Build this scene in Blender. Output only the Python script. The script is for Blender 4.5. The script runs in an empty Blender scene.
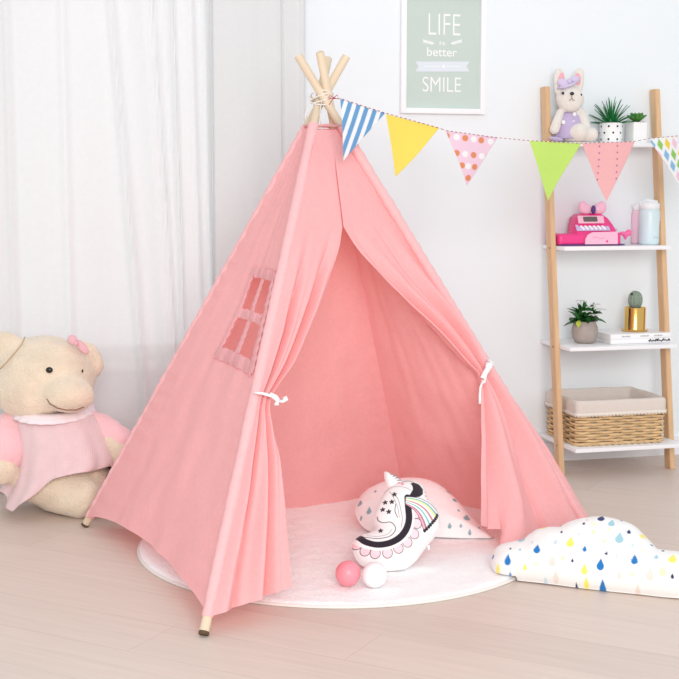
import bpy, bmesh, math, random
import numpy as np
from mathutils import Vector, Matrix, noise, Euler

random.seed(7)
PI = math.pi
scene = bpy.context.scene
COL = scene.collection

# ------------------------------------------------------------------ camera
FPX = 1250.0                      # focal length in pixels for a 679 px frame
CAM_H = 1.07
PITCH = math.atan((339.5 - 195.0) / FPX)
cam_data = bpy.data.cameras.new('camera')
cam_data.sensor_width = 36.0
cam_data.lens = FPX / 679.0 * 36.0
cam_data.clip_start = 0.05
cam = bpy.data.objects.new('camera', cam_data)
COL.objects.link(cam)
cam.location = (0, 0, CAM_H)
cam.rotation_euler = (PI / 2 - PITCH, 0, 0)
scene.camera = cam

# ------------------------------------------------------------------ world, lamps, exposure
world = bpy.data.worlds.new('world')
scene.world = world
world.use_nodes = True
bgn = world.node_tree.nodes['Background']
bgn.inputs['Color'].default_value = (0.93, 0.958, 1.0, 1)
bgn.inputs['Strength'].default_value = 0.76

def area_light(name, loc, target, size, power, color=(1, 1, 1)):
    l = bpy.data.lights.new(name, 'AREA')
    l.shape = 'SQUARE'
    l.size = size
    l.energy = power
    l.color = color
    o = bpy.data.objects.new(name, l)
    COL.objects.link(o)
    o.location = loc
    o.rotation_euler = (Vector(target) - Vector(loc)).to_track_quat('-Z', 'Y').to_euler()
    return o

area_light('studio_softbox', (0.55, -1.1, 1.95), (0.1, 4.0, 0.5), 2.2, 140, (1.0, 0.99, 0.975))
area_light('daylight_outside_window', (-1.9, 6.3, 2.2), (-1.35, 4.4, 1.0), 5.5, 10, (1.0, 1.0, 1.0))
scene.view_settings.view_transform = 'Standard'
scene.view_settings.look = 'None'
scene.view_settings.gamma = 1
scene.view_settings.use_curve_mapping = False
scene.view_settings.exposure = 0.07

# ------------------------------------------------------------------ geometry of the view and the wall
C0 = Vector((0, 0, CAM_H))
FWD = Vector((0, math.cos(PITCH), -math.sin(PITCH)))
UPV = Vector((0, math.sin(PITCH), math.cos(PITCH)))
RGT = Vector((1, 0, 0))
def ray(x, y): return RGT * ((x - 339.5) / FPX) - UPV * ((y - 339.5) / FPX) + FWD
def floor_pt(x, y, z=0.0):
    d = ray(x, y); return C0 + d * ((z - CAM_H) / d.z)
def at(x, y, Y):
    d = ray(x, y); return C0 + d * (Y / d.y)
def on_plane(x, y, p0, n):
    d = ray(x, y); return C0 + d * ((p0 - C0).dot(n) / d.dot(n))

TH = math.atan(0.25)
WU = Vector((math.cos(TH), math.sin(TH), 0))        # along the back wall, to the right
WN = Vector((math.sin(TH), -math.cos(TH), 0))       # out of the wall, into the room
W0 = Vector((1.067, 5.030, 0))
def WP(s, q, z): return W0 + WU * s + WN * q + Vector((0, 0, z))
def wall_px(x, y, q=0.0):
    P = on_plane(x, y, W0 + WN * q, WN) - W0
    return P.dot(WU), P.z

# ------------------------------------------------------------------ materials
def lin(c):
    c = c / 255.0
    return c / 12.92 if c <= 0.04045 else ((c + 0.055) / 1.055) ** 2.4
def rgb(c): return (lin(c[0]), lin(c[1]), lin(c[2]), 1.0)

def mat(name, color, rough=0.7, var=0.0, var_scale=8.0, bump=0.0, bump_scale=60.0, metal=0.0,
        trans=0.0, sheen=0.0, stretch=None, vcol=False, spec=0.3, coat=0.0, see=0.0, detail=3.0, tcol=None, check=0.0):
    m = bpy.data.materials.new(name)
    m.use_nodes = True
    nt = m.node_tree
    N, L = nt.nodes, nt.links
    b = N['Principled BSDF']
    out = N['Material Output']
    b.inputs['Roughness'].default_value = rough
    b.inputs['Metallic'].default_value = metal
    b.inputs['Specular IOR Level'].default_value = spec
    b.inputs['Sheen Weight'].default_value = sheen
    b.inputs['Coat Weight'].default_value = coat
    tc = N.new('ShaderNodeTexCoord')
    mp = N.new('ShaderNodeMapping')
    L.new(tc.outputs['Object'], mp.inputs['Vector'])
    if stretch: mp.inputs['Scale'].default_value = stretch
    src = None
    if vcol:
        a = N.new('ShaderNodeVertexColor'); a.layer_name = 'col'
        src = a.outputs['Color']
    else:
        r = N.new('ShaderNodeRGB'); r.outputs[0].default_value = rgb(color)
        src = r.outputs[0]
    nz = N.new('ShaderNodeTexNoise')
    nz.inputs['Scale'].default_value = var_scale
    nz.inputs['Detail'].default_value = detail
    L.new(mp.outputs['Vector'], nz.inputs['Vector'])
    mr = N.new('ShaderNodeMapRange')
    mr.inputs['From Min'].default_value = 0.3
    mr.inputs['From Max'].default_value = 0.7
    mr.inputs['To Min'].default_value = 1.0 - var
    mr.inputs['To Max'].default_value = 1.0 + var
    L.new(nz.outputs['Fac'], mr.inputs['Value'])
    vm = N.new('ShaderNodeVectorMath'); vm.operation = 'SCALE'
    L.new(src, vm.inputs[0]); L.new(mr.outputs['Result'], vm.inputs['Scale'])
    csock = vm.outputs['Vector']
    if check > 0:                                   # fine woven check
        sm_ = None
        for ax in (0, 2):
            wv = N.new('ShaderNodeTexWave'); wv.wave_type = 'BANDS'; wv.bands_direction = 'X' if ax == 0 else 'Z'
            wv.inputs['Scale'].default_value = check; wv.inputs['Distortion'].default_value = 0
            L.new(mp.outputs['Vector'], wv.inputs['Vector'])
            m3 = N.new('ShaderNodeMapRange'); m3.inputs['To Min'].default_value = 0.955; m3.inputs['To Max'].default_value = 1.03
            L.new(wv.outputs['Fac'], m3.inputs['Value'])
            v3 = N.new('ShaderNodeVectorMath'); v3.operation = 'SCALE'
            L.new(csock, v3.inputs[0]); L.new(m3.outputs['Result'], v3.inputs['Scale']); csock = v3.outputs['Vector']
    L.new(csock, b.inputs['Base Color'])
    if bump > 0:
        n2 = N.new('ShaderNodeTexNoise')
        n2.inputs['Scale'].default_value = bump_scale
        n2.inputs['Detail'].default_value = 4
        L.new(mp.outputs['Vector'], n2.inputs['Vector'])
        bp = N.new('ShaderNodeBump')
        bp.inputs['Strength'].default_value = bump
        bp.inputs['Distance'].default_value = 0.005
        L.new(n2.outputs['Fac'], bp.inputs['Height'])
        L.new(bp.outputs['Normal'], b.inputs['Normal'])
    last = b.outputs['BSDF']
    if trans > 0:
        t = N.new('ShaderNodeBsdfTranslucent')
        if tcol: t.inputs['Color'].default_value = rgb(tcol)
        else: L.new(csock, t.inputs['Color'])
        mx = N.new('ShaderNodeMixShader'); mx.inputs[0].default_value = trans
        L.new(last, mx.inputs[1]); L.new(t.outputs[0], mx.inputs[2])
        last = mx.outputs[0]
    if see > 0:
        t = N.new('ShaderNodeBsdfTransparent')
        mx = N.new('ShaderNodeMixShader'); mx.inputs[0].default_value = see
        L.new(last, mx.inputs[1]); L.new(t.outputs[0], mx.inputs[2])
        last = mx.outputs[0]
    L.new(last, out.inputs['Surface'])
    return m

def wood_mat(name, color, axis='Z', var=0.12):
    st = {'Z': (30, 30, 2.0), 'X': (2.0, 30, 30), 'Y': (30, 2.0, 30)}[axis]
    return mat(name, color, rough=0.5, var=var, var_scale=2.2, bump=0.08, bump_scale=3, stretch=st, spec=0.3)

def floor_mat():
    m = bpy.data.materials.new('pale_wood_floor')
    m.use_nodes = True
    N, L = m.node_tree.nodes, m.node_tree.links
    b = N['Principled BSDF']
    b.inputs['Roughness'].default_value = 0.42
    b.inputs['Specular IOR Level'].default_value = 0.35
    tc = N.new('ShaderNodeTexCoord')
    mp = N.new('ShaderNodeMapping')
    mp.inputs['Rotation'].default_value = (0, 0, math.radians(28))
    L.new(tc.outputs['Object'], mp.inputs['Vector'])
    br = N.new('ShaderNodeTexBrick')
    br.inputs['Color1'].default_value = rgb((223, 206, 194))
    br.inputs['Color2'].default_value = rgb((217, 200, 188))
    br.inputs['Mortar'].default_value = rgb((200, 181, 170))
    br.inputs['Scale'].default_value = 1.0
    br.inputs['Mortar Size'].default_value = 0.0012
    br.inputs['Mortar Smooth'].default_value = 0.6
    br.inputs['Brick Width'].default_value = 1.3
    br.inputs['Row Height'].default_value = 0.19
    br.offset = 0.37
    L.new(mp.outputs['Vector'], br.inputs['Vector'])
    mp2 = N.new('ShaderNodeMapping')
    mp2.inputs['Scale'].default_value = (1.2, 22, 1)
    L.new(mp.outputs['Vector'], mp2.inputs['Vector'])
    nz = N.new('ShaderNodeTexNoise')
    nz.inputs['Scale'].default_value = 2.5; nz.inputs['Detail'].default_value = 6
    nz.inputs['Distortion'].default_value = 0.4
    L.new(mp2.outputs['Vector'], nz.inputs['Vector'])
    mr = N.new('ShaderNodeMapRange')
    mr.inputs['From Min'].default_value = 0.3; mr.inputs['From Max'].default_value = 0.7
    mr.inputs['To Min'].default_value = 0.955; mr.inputs['To Max'].default_value = 1.035
    L.new(nz.outputs['Fac'], mr.inputs['Value'])
    vm = N.new('ShaderNodeVectorMath'); vm.operation = 'SCALE'
    L.new(br.outputs['Color'], vm.inputs[0]); L.new(mr.outputs['Result'], vm.inputs['Scale'])
    L.new(vm.outputs['Vector'], b.inputs['Base Color'])
    bp = N.new('ShaderNodeBump'); bp.inputs['Strength'].default_value = 0.05; bp.inputs['Distance'].default_value = 0.002
    L.new(nz.outputs['Fac'], bp.inputs['Height']); L.new(bp.outputs['Normal'], b.inputs['Normal'])
    return m

def glass_mat():
    m = bpy.data.materials.new('window_glass')
    m.use_nodes = True
    N, L = m.node_tree.nodes, m.node_tree.links
    b = N['Principled BSDF']
    b.inputs['Roughness'].default_value = 0.02
    b.inputs['Transmission Weight'].default_value = 1.0
    b.inputs['IOR'].default_value = 1.05
    b.inputs['Base Color'].default_value = (0.96, 0.98, 0.98, 1)
    return m

M = {}
M['floor'] = floor_mat()
M['wall'] = mat('white_wall_paint', (238, 243, 246), rough=0.85, var=0.006, var_scale=3, bump=0.02, bump_scale=120)
M['trim'] = mat('white_trim_paint', (240, 240, 242), rough=0.5)
M['winframe'] = mat('white_window_frame', (225, 227, 228), rough=0.45)
M['glass'] = glass_mat()
M['sheer'] = mat('sheer_white_voile', (250, 250, 250), rough=0.9, trans=0.27, see=0.13, var=0.01, var_scale=60, bump=0.03, bump_scale=300)
M['curtain'] = mat('white_curtain_cloth', (230, 231, 231), rough=0.9, trans=0.2, var=0.01, var_scale=80, bump=0.05, bump_scale=300)
M['pink'] = mat('pink_tent_cotton', (253, 194, 195), rough=0.9, var=0.03, var_scale=90, bump=0.22, bump_scale=160, trans=0.24, sheen=0.15, tcol=(255, 138, 124))
M['pinksl'] = mat('pink_pole_sleeve_cotton', (253, 194, 195), rough=0.9, var=0.03, var_scale=90, bump=0.22, bump_scale=160, trans=0.12, sheen=0.15, tcol=(255, 138, 124))
M['pinktrim'] = mat('pink_gathered_trim', (244, 184, 186), rough=0.9, bump=0.3, bump_scale=120, trans=0.2)
M['ribbon'] = mat('white_ribbon', (252, 250, 250), rough=0.6, sheen=0.2)
M['pole'] = wood_mat('pale_pine_pole', (226, 205, 178), 'Z', 0.05)
M['polebot'] = mat('dark_pole_end', (96, 76, 56), rough=0.7)
M['leg'] = wood_mat('oak_ladder_leg', (222, 184, 143), 'Z', 0.07)
M['board'] = mat('white_lacquer_board', (246, 246, 248), rough=0.35)
M['rug'] = mat('white_plush_rug', (254, 254, 254), rough=1.0, var=0.02, var_scale=40, bump=0.9, bump_scale=110, sheen=0.5)
M['rugedge'] = mat('rug_binding', (238, 232, 226), rough=0.9, bump=0.3, bump_scale=200)

# ------------------------------------------------------------------ mesh builder
def world_mat(o):
    m = o.matrix_basis.copy()
    if o.parent: m = world_mat(o.parent) @ o.matrix_parent_inverse @ m
    return m

class MB:
    def __init__(s): s.v = []; s.f = []; s.mi = []; s.col = []
    def add(s, V, F, mi=0, M4=None, col=None):
        b = len(s.v)
        for p in V:
            p = Vector(p)
            s.v.append(M4 @ p if M4 else p)
            s.col.append(col)
        for f in F: s.f.append([i + b for i in f]); s.mi.append(mi)
        return s
    def box(s, c, d, mi=0, M4=None, bev=0.0, seg=2):
        bm = bmesh.new()
        bmesh.ops.create_cube(bm, size=1.0)
        for v in bm.verts: v.co = Vector((v.co.x * d[0] + c[0], v.co.y * d[1] + c[1], v.co.z * d[2] + c[2]))
        if bev > 0:
            bmesh.ops.bevel(bm, geom=bm.edges[:], offset=bev, segments=seg, affect='EDGES', profile=0.6)
        bm.verts.index_update()
        s.add([v.co.copy() for v in bm.verts], [[v.index for v in f.verts] for f in bm.faces], mi, M4)
        bm.free(); return s
    def ell(s, c, r, rot=None, mi=0, nu=24, nv=14, M4=None):
        V = []; F = []
        R = Euler(rot).to_matrix() if rot else Matrix.Identity(3)
        c = Vector(c)
        for j in range(nv + 1):
            a = PI * j / nv
            for i in range(nu):
                t = 2 * PI * i / nu
                V.append(c + R @ Vector((r[0] * math.sin(a) * math.cos(t), r[1] * math.sin(a) * math.sin(t), r[2] * math.cos(a))))
        for j in range(nv):
            for i in range(nu):
                a, b_ = j * nu + i, j * nu + (i + 1) % nu
                c_, d = (j + 1) * nu + (i + 1) % nu, (j + 1) * nu + i
                if j == 0: F.append([a, d, c_])
                elif j == nv - 1: F.append([a, d, b_])
                else: F.append([a, d, c_, b_])
        return s.add(V, F, mi, M4)
    def tube(s, pts, r, n=10, closed=False, caps=True, mi=0, M4=None, flat=None):
        pts = [Vector(p) for p in pts]
        m = len(pts)
        rr = r if isinstance(r, (list, tuple)) else [r] * m
        V = []; F = []
        prev = None
        for i, p in enumerate(pts):
            if closed: t = pts[(i + 1) % m] - pts[i - 1]
            else: t = pts[min(i + 1, m - 1)] - pts[max(i - 1, 0)]
            if t.length < 1e-9: t = Vector((0, 0, 1))
            t.normalize()
            if prev is None:
                h = Vector((0, 0, 1)) if abs(t.z) < 0.9 else Vector((1, 0, 0))
                x = t.cross(h).normalized()
            else:
                x = (prev - t * prev.dot(t))
                x = x.normalized() if x.length > 1e-6 else t.orthogonal().normalized()
            prev = x
            y = t.cross(x)
            for k in range(n):
                a = 2 * PI * k / n
                fy = flat if flat else 1.0
                V.append(p + x * (math.cos(a) * rr[i]) + y * (math.sin(a) * rr[i] * fy))
        for i in range(m if closed else m - 1):
            for k in range(n):
                j = (i + 1) % m
                F.append([i * n + k, i * n + (k + 1) % n, j * n + (k + 1) % n, j * n + k])
        if caps and not closed:
            F.append(list(range(n))[::-1]); F.append([(m - 1) * n + k for k in range(n)])
        return s.add(V, F, mi, M4)
    def lathe(s, prof, n=40, c=(0, 0, 0), mi=0, M4=None, caps=True):
        V = []; F = []
        for (r, z) in prof:
            for k in range(n):
                a = 2 * PI * k / n
                V.append((c[0] + r * math.cos(a), c[1] + r * math.sin(a), c[2] + z))
        for i in range(len(prof) - 1):
            for k in range(n):
                F.append([i * n + k, i * n + (k + 1) % n, (i + 1) * n + (k + 1) % n, (i + 1) * n + k])
        if caps:
            if prof[0][0] > 1e-5: F.append(list(range(n))[::-1])
            if prof[-1][0] > 1e-5: F.append([(len(prof) - 1) * n + k for k in range(n)])
        return s.add(V, F, mi, M4)
    def grid(s, fn, us, vs, skip=None, mi=0, M4=None):
        V = [fn(u, v) for v in vs for u in us]
        nu = len(us); F = []
        for j in range(len(vs) - 1):
            for i in range(nu - 1):
                if skip and skip((us[i] + us[i + 1]) / 2, (vs[j] + vs[j + 1]) / 2): continue
                F.append([j * nu + i, j * nu + i + 1, (j + 1) * nu + i + 1, (j + 1) * nu + i])
        return s.add(V, F, mi, M4)
    def prism(s, pts, y0, y1, mi=0, M4=None):
        """polygon given in x,z, extruded along y"""
        n = len(pts)
        V = [(p[0], y0, p[1]) for p in pts] + [(p[0], y1, p[1]) for p in pts]
        F = [list(range(n)), [n + k for k in range(n)][::-1]]
        for k in range(n): F.append([k, n + k, n + (k + 1) % n, (k + 1) % n])
        return s.add(V, F, mi, M4)
    def build(s, name, mats, parent=None, world=False, smooth=True, sharp=None, weld=False):
        me = bpy.data.meshes.new(name)
        me.from_pydata([tuple(v) for v in s.v], [], s.f)
        if not isinstance(mats, (list, tuple)): mats = [mats]
        for m_ in mats: me.materials.append(m_)
        me.polygons.foreach_set('material_index', s.mi)
        me.update()
        bm = bmesh.new(); bm.from_mesh(me)
        if weld: bmesh.ops.remove_doubles(bm, verts=bm.verts[:], dist=1e-5)
        bmesh.ops.recalc_face_normals(bm, faces=bm.faces[:])
        bm.to_mesh(me); bm.free()
        if smooth:
            me.polygons.foreach_set('use_smooth', [True] * len(me.polygons))
            if sharp is not None: me.set_sharp_from_angle(angle=math.radians(sharp))
        o = bpy.data.objects.new(name, me)
        COL.objects.link(o)
        if parent:
            o.parent = parent
            if world: o.matrix_parent_inverse = world_mat(parent).inverted()
        return o

def tag(o, label, cat, group=None):
    o['label'] = label; o['category'] = cat
    if group: o['group'] = group
    return o
def thing(name, label, cat, loc=(0, 0, 0), rz=0.0, group=None):
    o = bpy.data.objects.new(name, None)
    COL.objects.link(o)
    o.empty_display_size = 0.05
    o.location = loc; o.rotation_euler = (0, 0, rz)
    return tag(o, label, cat, group)
def structure(o): o['kind'] = 'structure'; return o
def solid(o, th, off=0.0):
    m = o.modifiers.new('thickness', 'SOLIDIFY'); m.thickness = th; m.offset = off
    return o
def blobify(o, voxel, smooth_it=6, disp=0.0, dscale=0.03):
    m = o.modifiers.new('blend', 'REMESH'); m.mode = 'VOXEL'; m.voxel_size = voxel; m.use_smooth_shade = True
    m = o.modifiers.new('smooth', 'SMOOTH'); m.iterations = smooth_it; m.factor = 0.6
    if disp > 0:
        t = bpy.data.textures.new(o.name + '_fur', 'CLOUDS'); t.noise_scale = dscale
        m = o.modifiers.new('fur', 'DISPLACE'); m.texture = t; m.strength = disp; m.mid_level = 0.5
    return o
def copy_tree(o, parent=None):
    c = o.copy(); COL.objects.link(c)
    if parent: c.parent = parent
    for ch in list(o.children): copy_tree(ch, c)
    return c
def lins(a, b, n): return [a + (b - a) * i / (n - 1) for i in range(n)]
def interp(x, xs, ys):
    if x <= xs[0]: return ys[0]
    for i in range(len(xs) - 1):
        if x <= xs[i + 1]:
            k = (x - xs[i]) / (xs[i + 1] - xs[i]); return ys[i] * (1 - k) + ys[i + 1] * k
    return ys[-1]

# ------------------------------------------------------------------ floor, wall, window
b = MB(); b.box((0, 2.2, -0.03), (7.0, 7.6, 0.06))
structure(b.build('floor', M['floor'], smooth=False))

def wall_box(b, s0, s1, z0, z1, q0, q1):
    V = [WP(s, q, z) for z in (z0, z1) for q in (q0, q1) for s in (s0, s1)]
    b.add(V, [[0, 1, 3, 2], [4, 6, 7, 5], [0, 4, 5, 1], [2, 3, 7, 6], [0, 2, 6, 4], [1, 5, 7, 3]])
WS0, WS1 = -3.35, -1.30      # window opening along the wall
WZ0, WZ1 = 0.465, 2.25
b = MB()
wall_box(b, -4.6, WS0, 0, 2.7, -0.14, 0); wall_box(b, WS1, 2.2, 0, 2.7, -0.14, 0)
wall_box(b, WS0, WS1, 0, WZ0, -0.14, 0); wall_box(b, WS0, WS1, WZ1, 2.7, -0.14, 0)
structure(b.build('wall_back', M['wall'], smooth=False))
b = MB(); wall_box(b, -4.6, 2.2, 0.0, 0.075, 0.0, 0.012)
structure(b.build('baseboard_back', M['trim'], smooth=False))
b = MB()
for (s0, s1, z0, z1) in ((WS0, WS0 + .06, WZ0, WZ1), (WS1 - .06, WS1, WZ0, WZ1), (WS0, WS1, WZ0, WZ0 + .045), (WS0, WS1, WZ1 - .06, WZ1),
                         (-2.36, -2.28, WZ0, WZ1)):
    wall_box(b, s0, s1, z0, z1, -0.10, -0.04)
w1 = structure(b.build('window_1', M['winframe'], smooth=False))
b = MB(); wall_box(b, WS0 + .05, WS1 - .05, WZ0 + .05, WZ1 - .05, -0.075, -0.069)
b.build('window_pane', M['glass'], parent=w1, world=True, smooth=False)
b = MB(); wall_box(b, WS0 - .04, WS1 + .04, WZ0 - .035, WZ0, -0.10, 0.028)
b.build('window_sill', M['winframe'], parent=w1, world=True, smooth=False)
b = MB(); wall_box(b, -4.6, -1.25, 0.40, 0.412, 0.0, 0.012)
structure(b.build('trim_1', M['winframe'], smooth=False))

# ------------------------------------------------------------------ curtains
def curtain(name, s0, s1, q0, ridges, waves, m, label, n=260):
    def fn(s, z):
        q = q0
        for (sc, drift, wd, am) in ridges:
            c = sc + drift * (1.8 - z)
            q += am * math.exp(-((s - c) / wd) ** 2)
        for (fr, am, ph) in waves:
            q += am * math.sin(s * fr + ph + 0.35 * math.sin(z * 1.3))
        return WP(s, q, z)
    b = MB(); b.grid(fn, lins(s0, s1, n), lins(0.012, 2.5, 28))
    o = b.build(name, m)
    return tag(o, label, 'curtain')
def sx(x): return wall_px(x, 0, 0.08)[0]
curtain('sheer_curtain', -3.5, sx(216), 0.062,
        [(sx(110), .065, .012, .030), (sx(124), .06, .025, -.014), (sx(143), .05, .02, .018), (sx(152), .05, .008, .022), (sx(172), .02, .007, .032), (sx(163), .03, .01, -.012),
         (sx(190), .02, .012, .020), (sx(204), .01, .009, .016), (sx(62), .0, .015, .018), (sx(5), .0, .012, .014), (sx(35), .01, .03, -.010)],
        [(14, .010, .4), (37, .004, 1.2), (6.0, .008, 0)], M['sheer'],
        'sheer white full-length curtain with fine vertical folds, behind the plush bear')
curtain('curtain', sx(208), sx(303), 0.118,
        [(sx(209.5), .0, .005, -.020), (sx(280), .0, .004, -.012), (sx(245), .02, .03, .010), (sx(300), .0, .010, .012)],
        [(22, .004, .3)], M['curtain'],
        'flatter opaque white curtain panel hanging between the sheer curtain and bare wall', n=120)

# ------------------------------------------------------------------ rug
rug_c = Vector((0.0, 3.765, 0))
R_RUG = 0.617
b = MB()
prof = [(0.0, 0.013), (0.2, 0.013), (0.4, 0.013), (0.55, 0.013), (R_RUG - .02, 0.012), (R_RUG - .006, 0.010), (R_RUG - .002, 0.006)]
V = []; F = []
nr, na = 60, 180
for i in range(nr + 1):
    r = (R_RUG - .004) * i / nr
    for k in range(na):
        a = 2 * PI * k / na
        x, y = r * math.cos(a), r * math.sin(a)
        h = 0.013 + 0.004 * noise.noise(Vector((x * 28, y * 28, 0))) + 0.003 * noise.noise(Vector((x * 9, y * 9, 3)))
        if i == nr: h = 0.006
        V.append((x, y, h))
for i in range(nr):
    for k in range(na):
        F.append([i * na + k, i * na + (k + 1) % na, (i + 1) * na + (k + 1) % na, (i + 1) * na + k])
b.add(V, F)
rug = thing('round_rug', 'round white plush rug lying under and inside the pink tent', 'rug', rug_c)
b.build('pile', M['rug'], rug)
b = MB(); b.lathe([(R_RUG - .012, 0.0005), (R_RUG, 0.001), (R_RUG + .001, 0.004), (R_RUG - .002, 0.008), (R_RUG - .012, 0.009)], n=180, caps=False)
b.build('binding', M['rugedge'], rug)

# ------------------------------------------------------------------ TENT
Fn = floor_pt(203, 637); Fl = floor_pt(84, 527); Fr = floor_pt(588, 530); Ff = floor_pt(405, 493)
L = at(322, 97, 3.81)
PR = 0.0128
tent = thing('play_tent', 'large pink cotton teepee play tent on crossed wooden poles, front flaps tied open', 'tent', ((Fn + Fl + Fr + Ff) / 4))
feet = {'n': Fn, 'l': Fl, 'r': Fr, 'f': Ff}
ctr = (Fn + Fl + Fr + Ff) / 4
tops = {}
for k, f in feet.items():
    d = (f - ctr).normalized(); p = Vector((d.y, -d.x, 0))
    tops[k] = L + p * (0.0215 * {'n': .35, 'r': 1.0, 'l': 1.0, 'f': 1.0}[k])
def Cc(k, t): return feet[k] + (tops[k] - feet[k]) * t
pole_tip = {'n': 1.090, 'l': 1.090, 'r': 1.087, 'f': 1.092}
for k in 'nlrf':
    a, e = Cc(k, 0.006), Cc(k, pole_tip[k])
    axis = (e - a)
    b = MB()
    Rm = axis.to_track_quat('Z', 'Y').to_matrix().to_4x4()
    ln = axis.length
    b.lathe([(PR * .8, 0), (PR, .004), (PR, .3), (PR, ln * .6), (PR, ln - .003), (PR * .82, ln)], n=20)
    o = b.build('pole', [M['pole']], tent, sharp=50)
    o.matrix_parent_inverse = world_mat(tent).inverted()
    o.matrix_basis = Matrix.Translation(a) @ Rm
    b = MB(); b.lathe([(PR * .86, -.005), (PR * 1.02, -.004), (PR * 1.02, .004), (PR * .9, .006)], n=20)
    e_ = b.build('rubber_cap', M['polebot'], o)

T_TOP = 0.937
def outn(a, c):   # outward normal of the panel holding poles a, c
    n = (Cc(c, 0) - Cc(a, 0)).cross(L - Cc(a, 0)).normalized()
    if n.dot(ctr + Vector((0, 0, .5)) - Cc(a, 0.0)) > 0: n = -n
    return n
def wr(P, sc, am, sd=0.0):
    return am * noise.noise(Vector((P.x * sc + sd, P.y * sc, P.z * sc * 0.6)))
# sleeves
sleeve_lo = {'n': 0.030, 'l': 0.026, 'r': 0.03, 'f': 0.02}
for k in 'nlrf':
    pts = []; rr = []
    for i in range(120):
        t = sleeve_lo[k] + (T_TOP - sleeve_lo[k]) * i / 119
        pts.append(Cc(k, t))
        r = 0.0158 + 0.0012 * math.sin(i * 1.9) * (1 if k in 'lr' else .5) + 0.002 * noise.noise(Vector((i * .13, 0, ord(k))))
        rr.append(r * (1.0 if i > 3 else 0.93))
    b = MB(); b.tube(pts, rr, n=18, caps=False)
    o = b.build('pole_sleeve', M['pinksl'], tent, world=True)

def panel_fn(a, c, hem, sag, pucker=0.0, seed=0.0, base=0.012):
    n = outn(a, c)
    def fn(u, v):
        arch = math.sin(PI * u) ** 0.8 if 0 < u < 1 else 0
        t0 = hem[0] + hem[1] * arch
        if len(hem) > 2: t0 += hem[2] * (1 - u) ** 7
        if a == 'n': t0 -= 0.020 * u ** 9
        t = t0 + (T_TOP - t0) * v
        A, B = Cc(a, t), Cc(c, t)
        P = A.lerp(B, u)
        w = math.sin(PI * u)
        off = base - sag * w * (1 - v) ** 0.5 * (0.65 + 0.5 * v)
        off += wr(P, 5, 0.016, seed) * w + wr(P, 15, 0.005, seed) * min(1, w * 2)
        off += 0.006 * w * noise.noise(Vector((u * 11 + seed, t * 2.2, seed)))
        if pucker:
            e = math.exp(-(1 - u) * 9) * min(1, (1 - u) * 18) + 0.6 * math.exp(-u * 14) * min(1, u * 18)
            off += pucker * e * math.sin(t * 150 + 2.2 * math.sin(t * 21) + u * 6)
        return P + n * off
    return fn
# left side panel with the little window
nL = outn('n', 'l')
def uv_left(x, y):
    P = on_plane(x, y, Cc('n', 0), nL)
    t = P.z / L.z
    A, B = Cc('n', t), Cc('l', t)
    return (P - A).dot((B - A)) / (B - A).length_squared, t
hemL = (0.040, 0.022)
wc = [uv_left(*p) for p in ((247, 274), (273, 283), (252, 361), (231, 348))]
wu0 = (wc[1][0] + wc[2][0]) / 2; wu1 = (wc[0][0] + wc[3][0]) / 2
wt0 = (wc[2][1] + wc[3][1]) / 2; wt1 = (wc[0][1] + wc[1][1]) / 2
def t2v(t, u): 
    t0 = hemL[0] + hemL[1] * math.sin(PI * u) ** 0.8
    return (t - t0) / (T_TOP - t0)
wu0 -= 0.035; um = (wu0 + wu1) / 2
wv0, wv1 = t2v(wt0, um), t2v(wt1, um)
fnL = panel_fn('n', 'l', hemL, 0.022, pucker=0.0042, seed=1.0)
us = sorted(lins(0, wu0, 30)[:-1] + lins(wu0, wu1, 14) + lins(wu1, 1, 50)[1:])
vs = sorted(lins(0, wv0, 80)[:-1] + lins(wv0, wv1, 40) + lins(wv1, 1, 90)[1:])
b = MB(); b.grid(fnL, us, vs, skip=lambda u, v: wu0 < u < wu1 and wv0 < v < wv1)
b.build('side_panel', M['pink'], tent, world=True)
# hem edge of the panel, window trim
def strip(u0, u1, v0, v1, off, ruf, along, name, nu=30, nv=6):
    def fn(a_, c_):
        if along == 'u':
            u = u0 + (u1 - u0) * a_; cc = c_ - .5
            v = v0 + (v1 - v0) * c_ + 0.0025 * math.sin(a_ * 40) * cc
            ph = a_ * 46
        else:
            v = v0 + (v1 - v0) * a_; cc = c_ - .5
            u = u0 + (u1 - u0) * c_ + 0.004 * math.sin(a_ * 60) * cc
            ph = a_ * 70
        return fnL(u, v) + nL * (off + ruf * math.sin(ph) * (0.3 + abs(cc)) + 0.003 * (1 - 4 * cc * cc))
    b = MB(); b.grid(fn, lins(0, 1, 60), lins(0, 1, 5))
    return b
du, dv = 0.05, 0.022
wt = None
for (a0, a1, c0, c1, al) in ((wu0 - du, wu1 + du, wv1, wv1 + dv * 1.1, 'u'), (wu0 - du, wu1 + du, wv0 - dv * 1.3, wv0, 'u'),
                            (wu0 - du * 1.3, wu0, wv0 - dv, wv1 + dv, 'v'), (wu1, wu1 + du, wv0 - dv, wv1 + dv, 'v')):
    bb = strip(a0, a1, c0, c1, 0.004, 0.0016, al, 'x')
    if wt is None: wt = bb
    else: wt.add(bb.v, bb.f)
wf = wt.build('window_trim', M['pinktrim'], tent, world=True)
wf['label'] = 'ruffled frame of the small cut-out tent window'
cb = strip(um - .032, um + .032, wv0, wv1, 0.002, 0.001, 'v', 'x')
hb = strip(wu0, wu1, (wv0 + wv1) / 2 - .011, (wv0 + wv1) / 2 + .011, 0.004, 0.002, 'u', 'x')
cb.add(hb.v, hb.f)
cb.build('window_crossbar', M['pinktrim'], tent, world=True)
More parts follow.
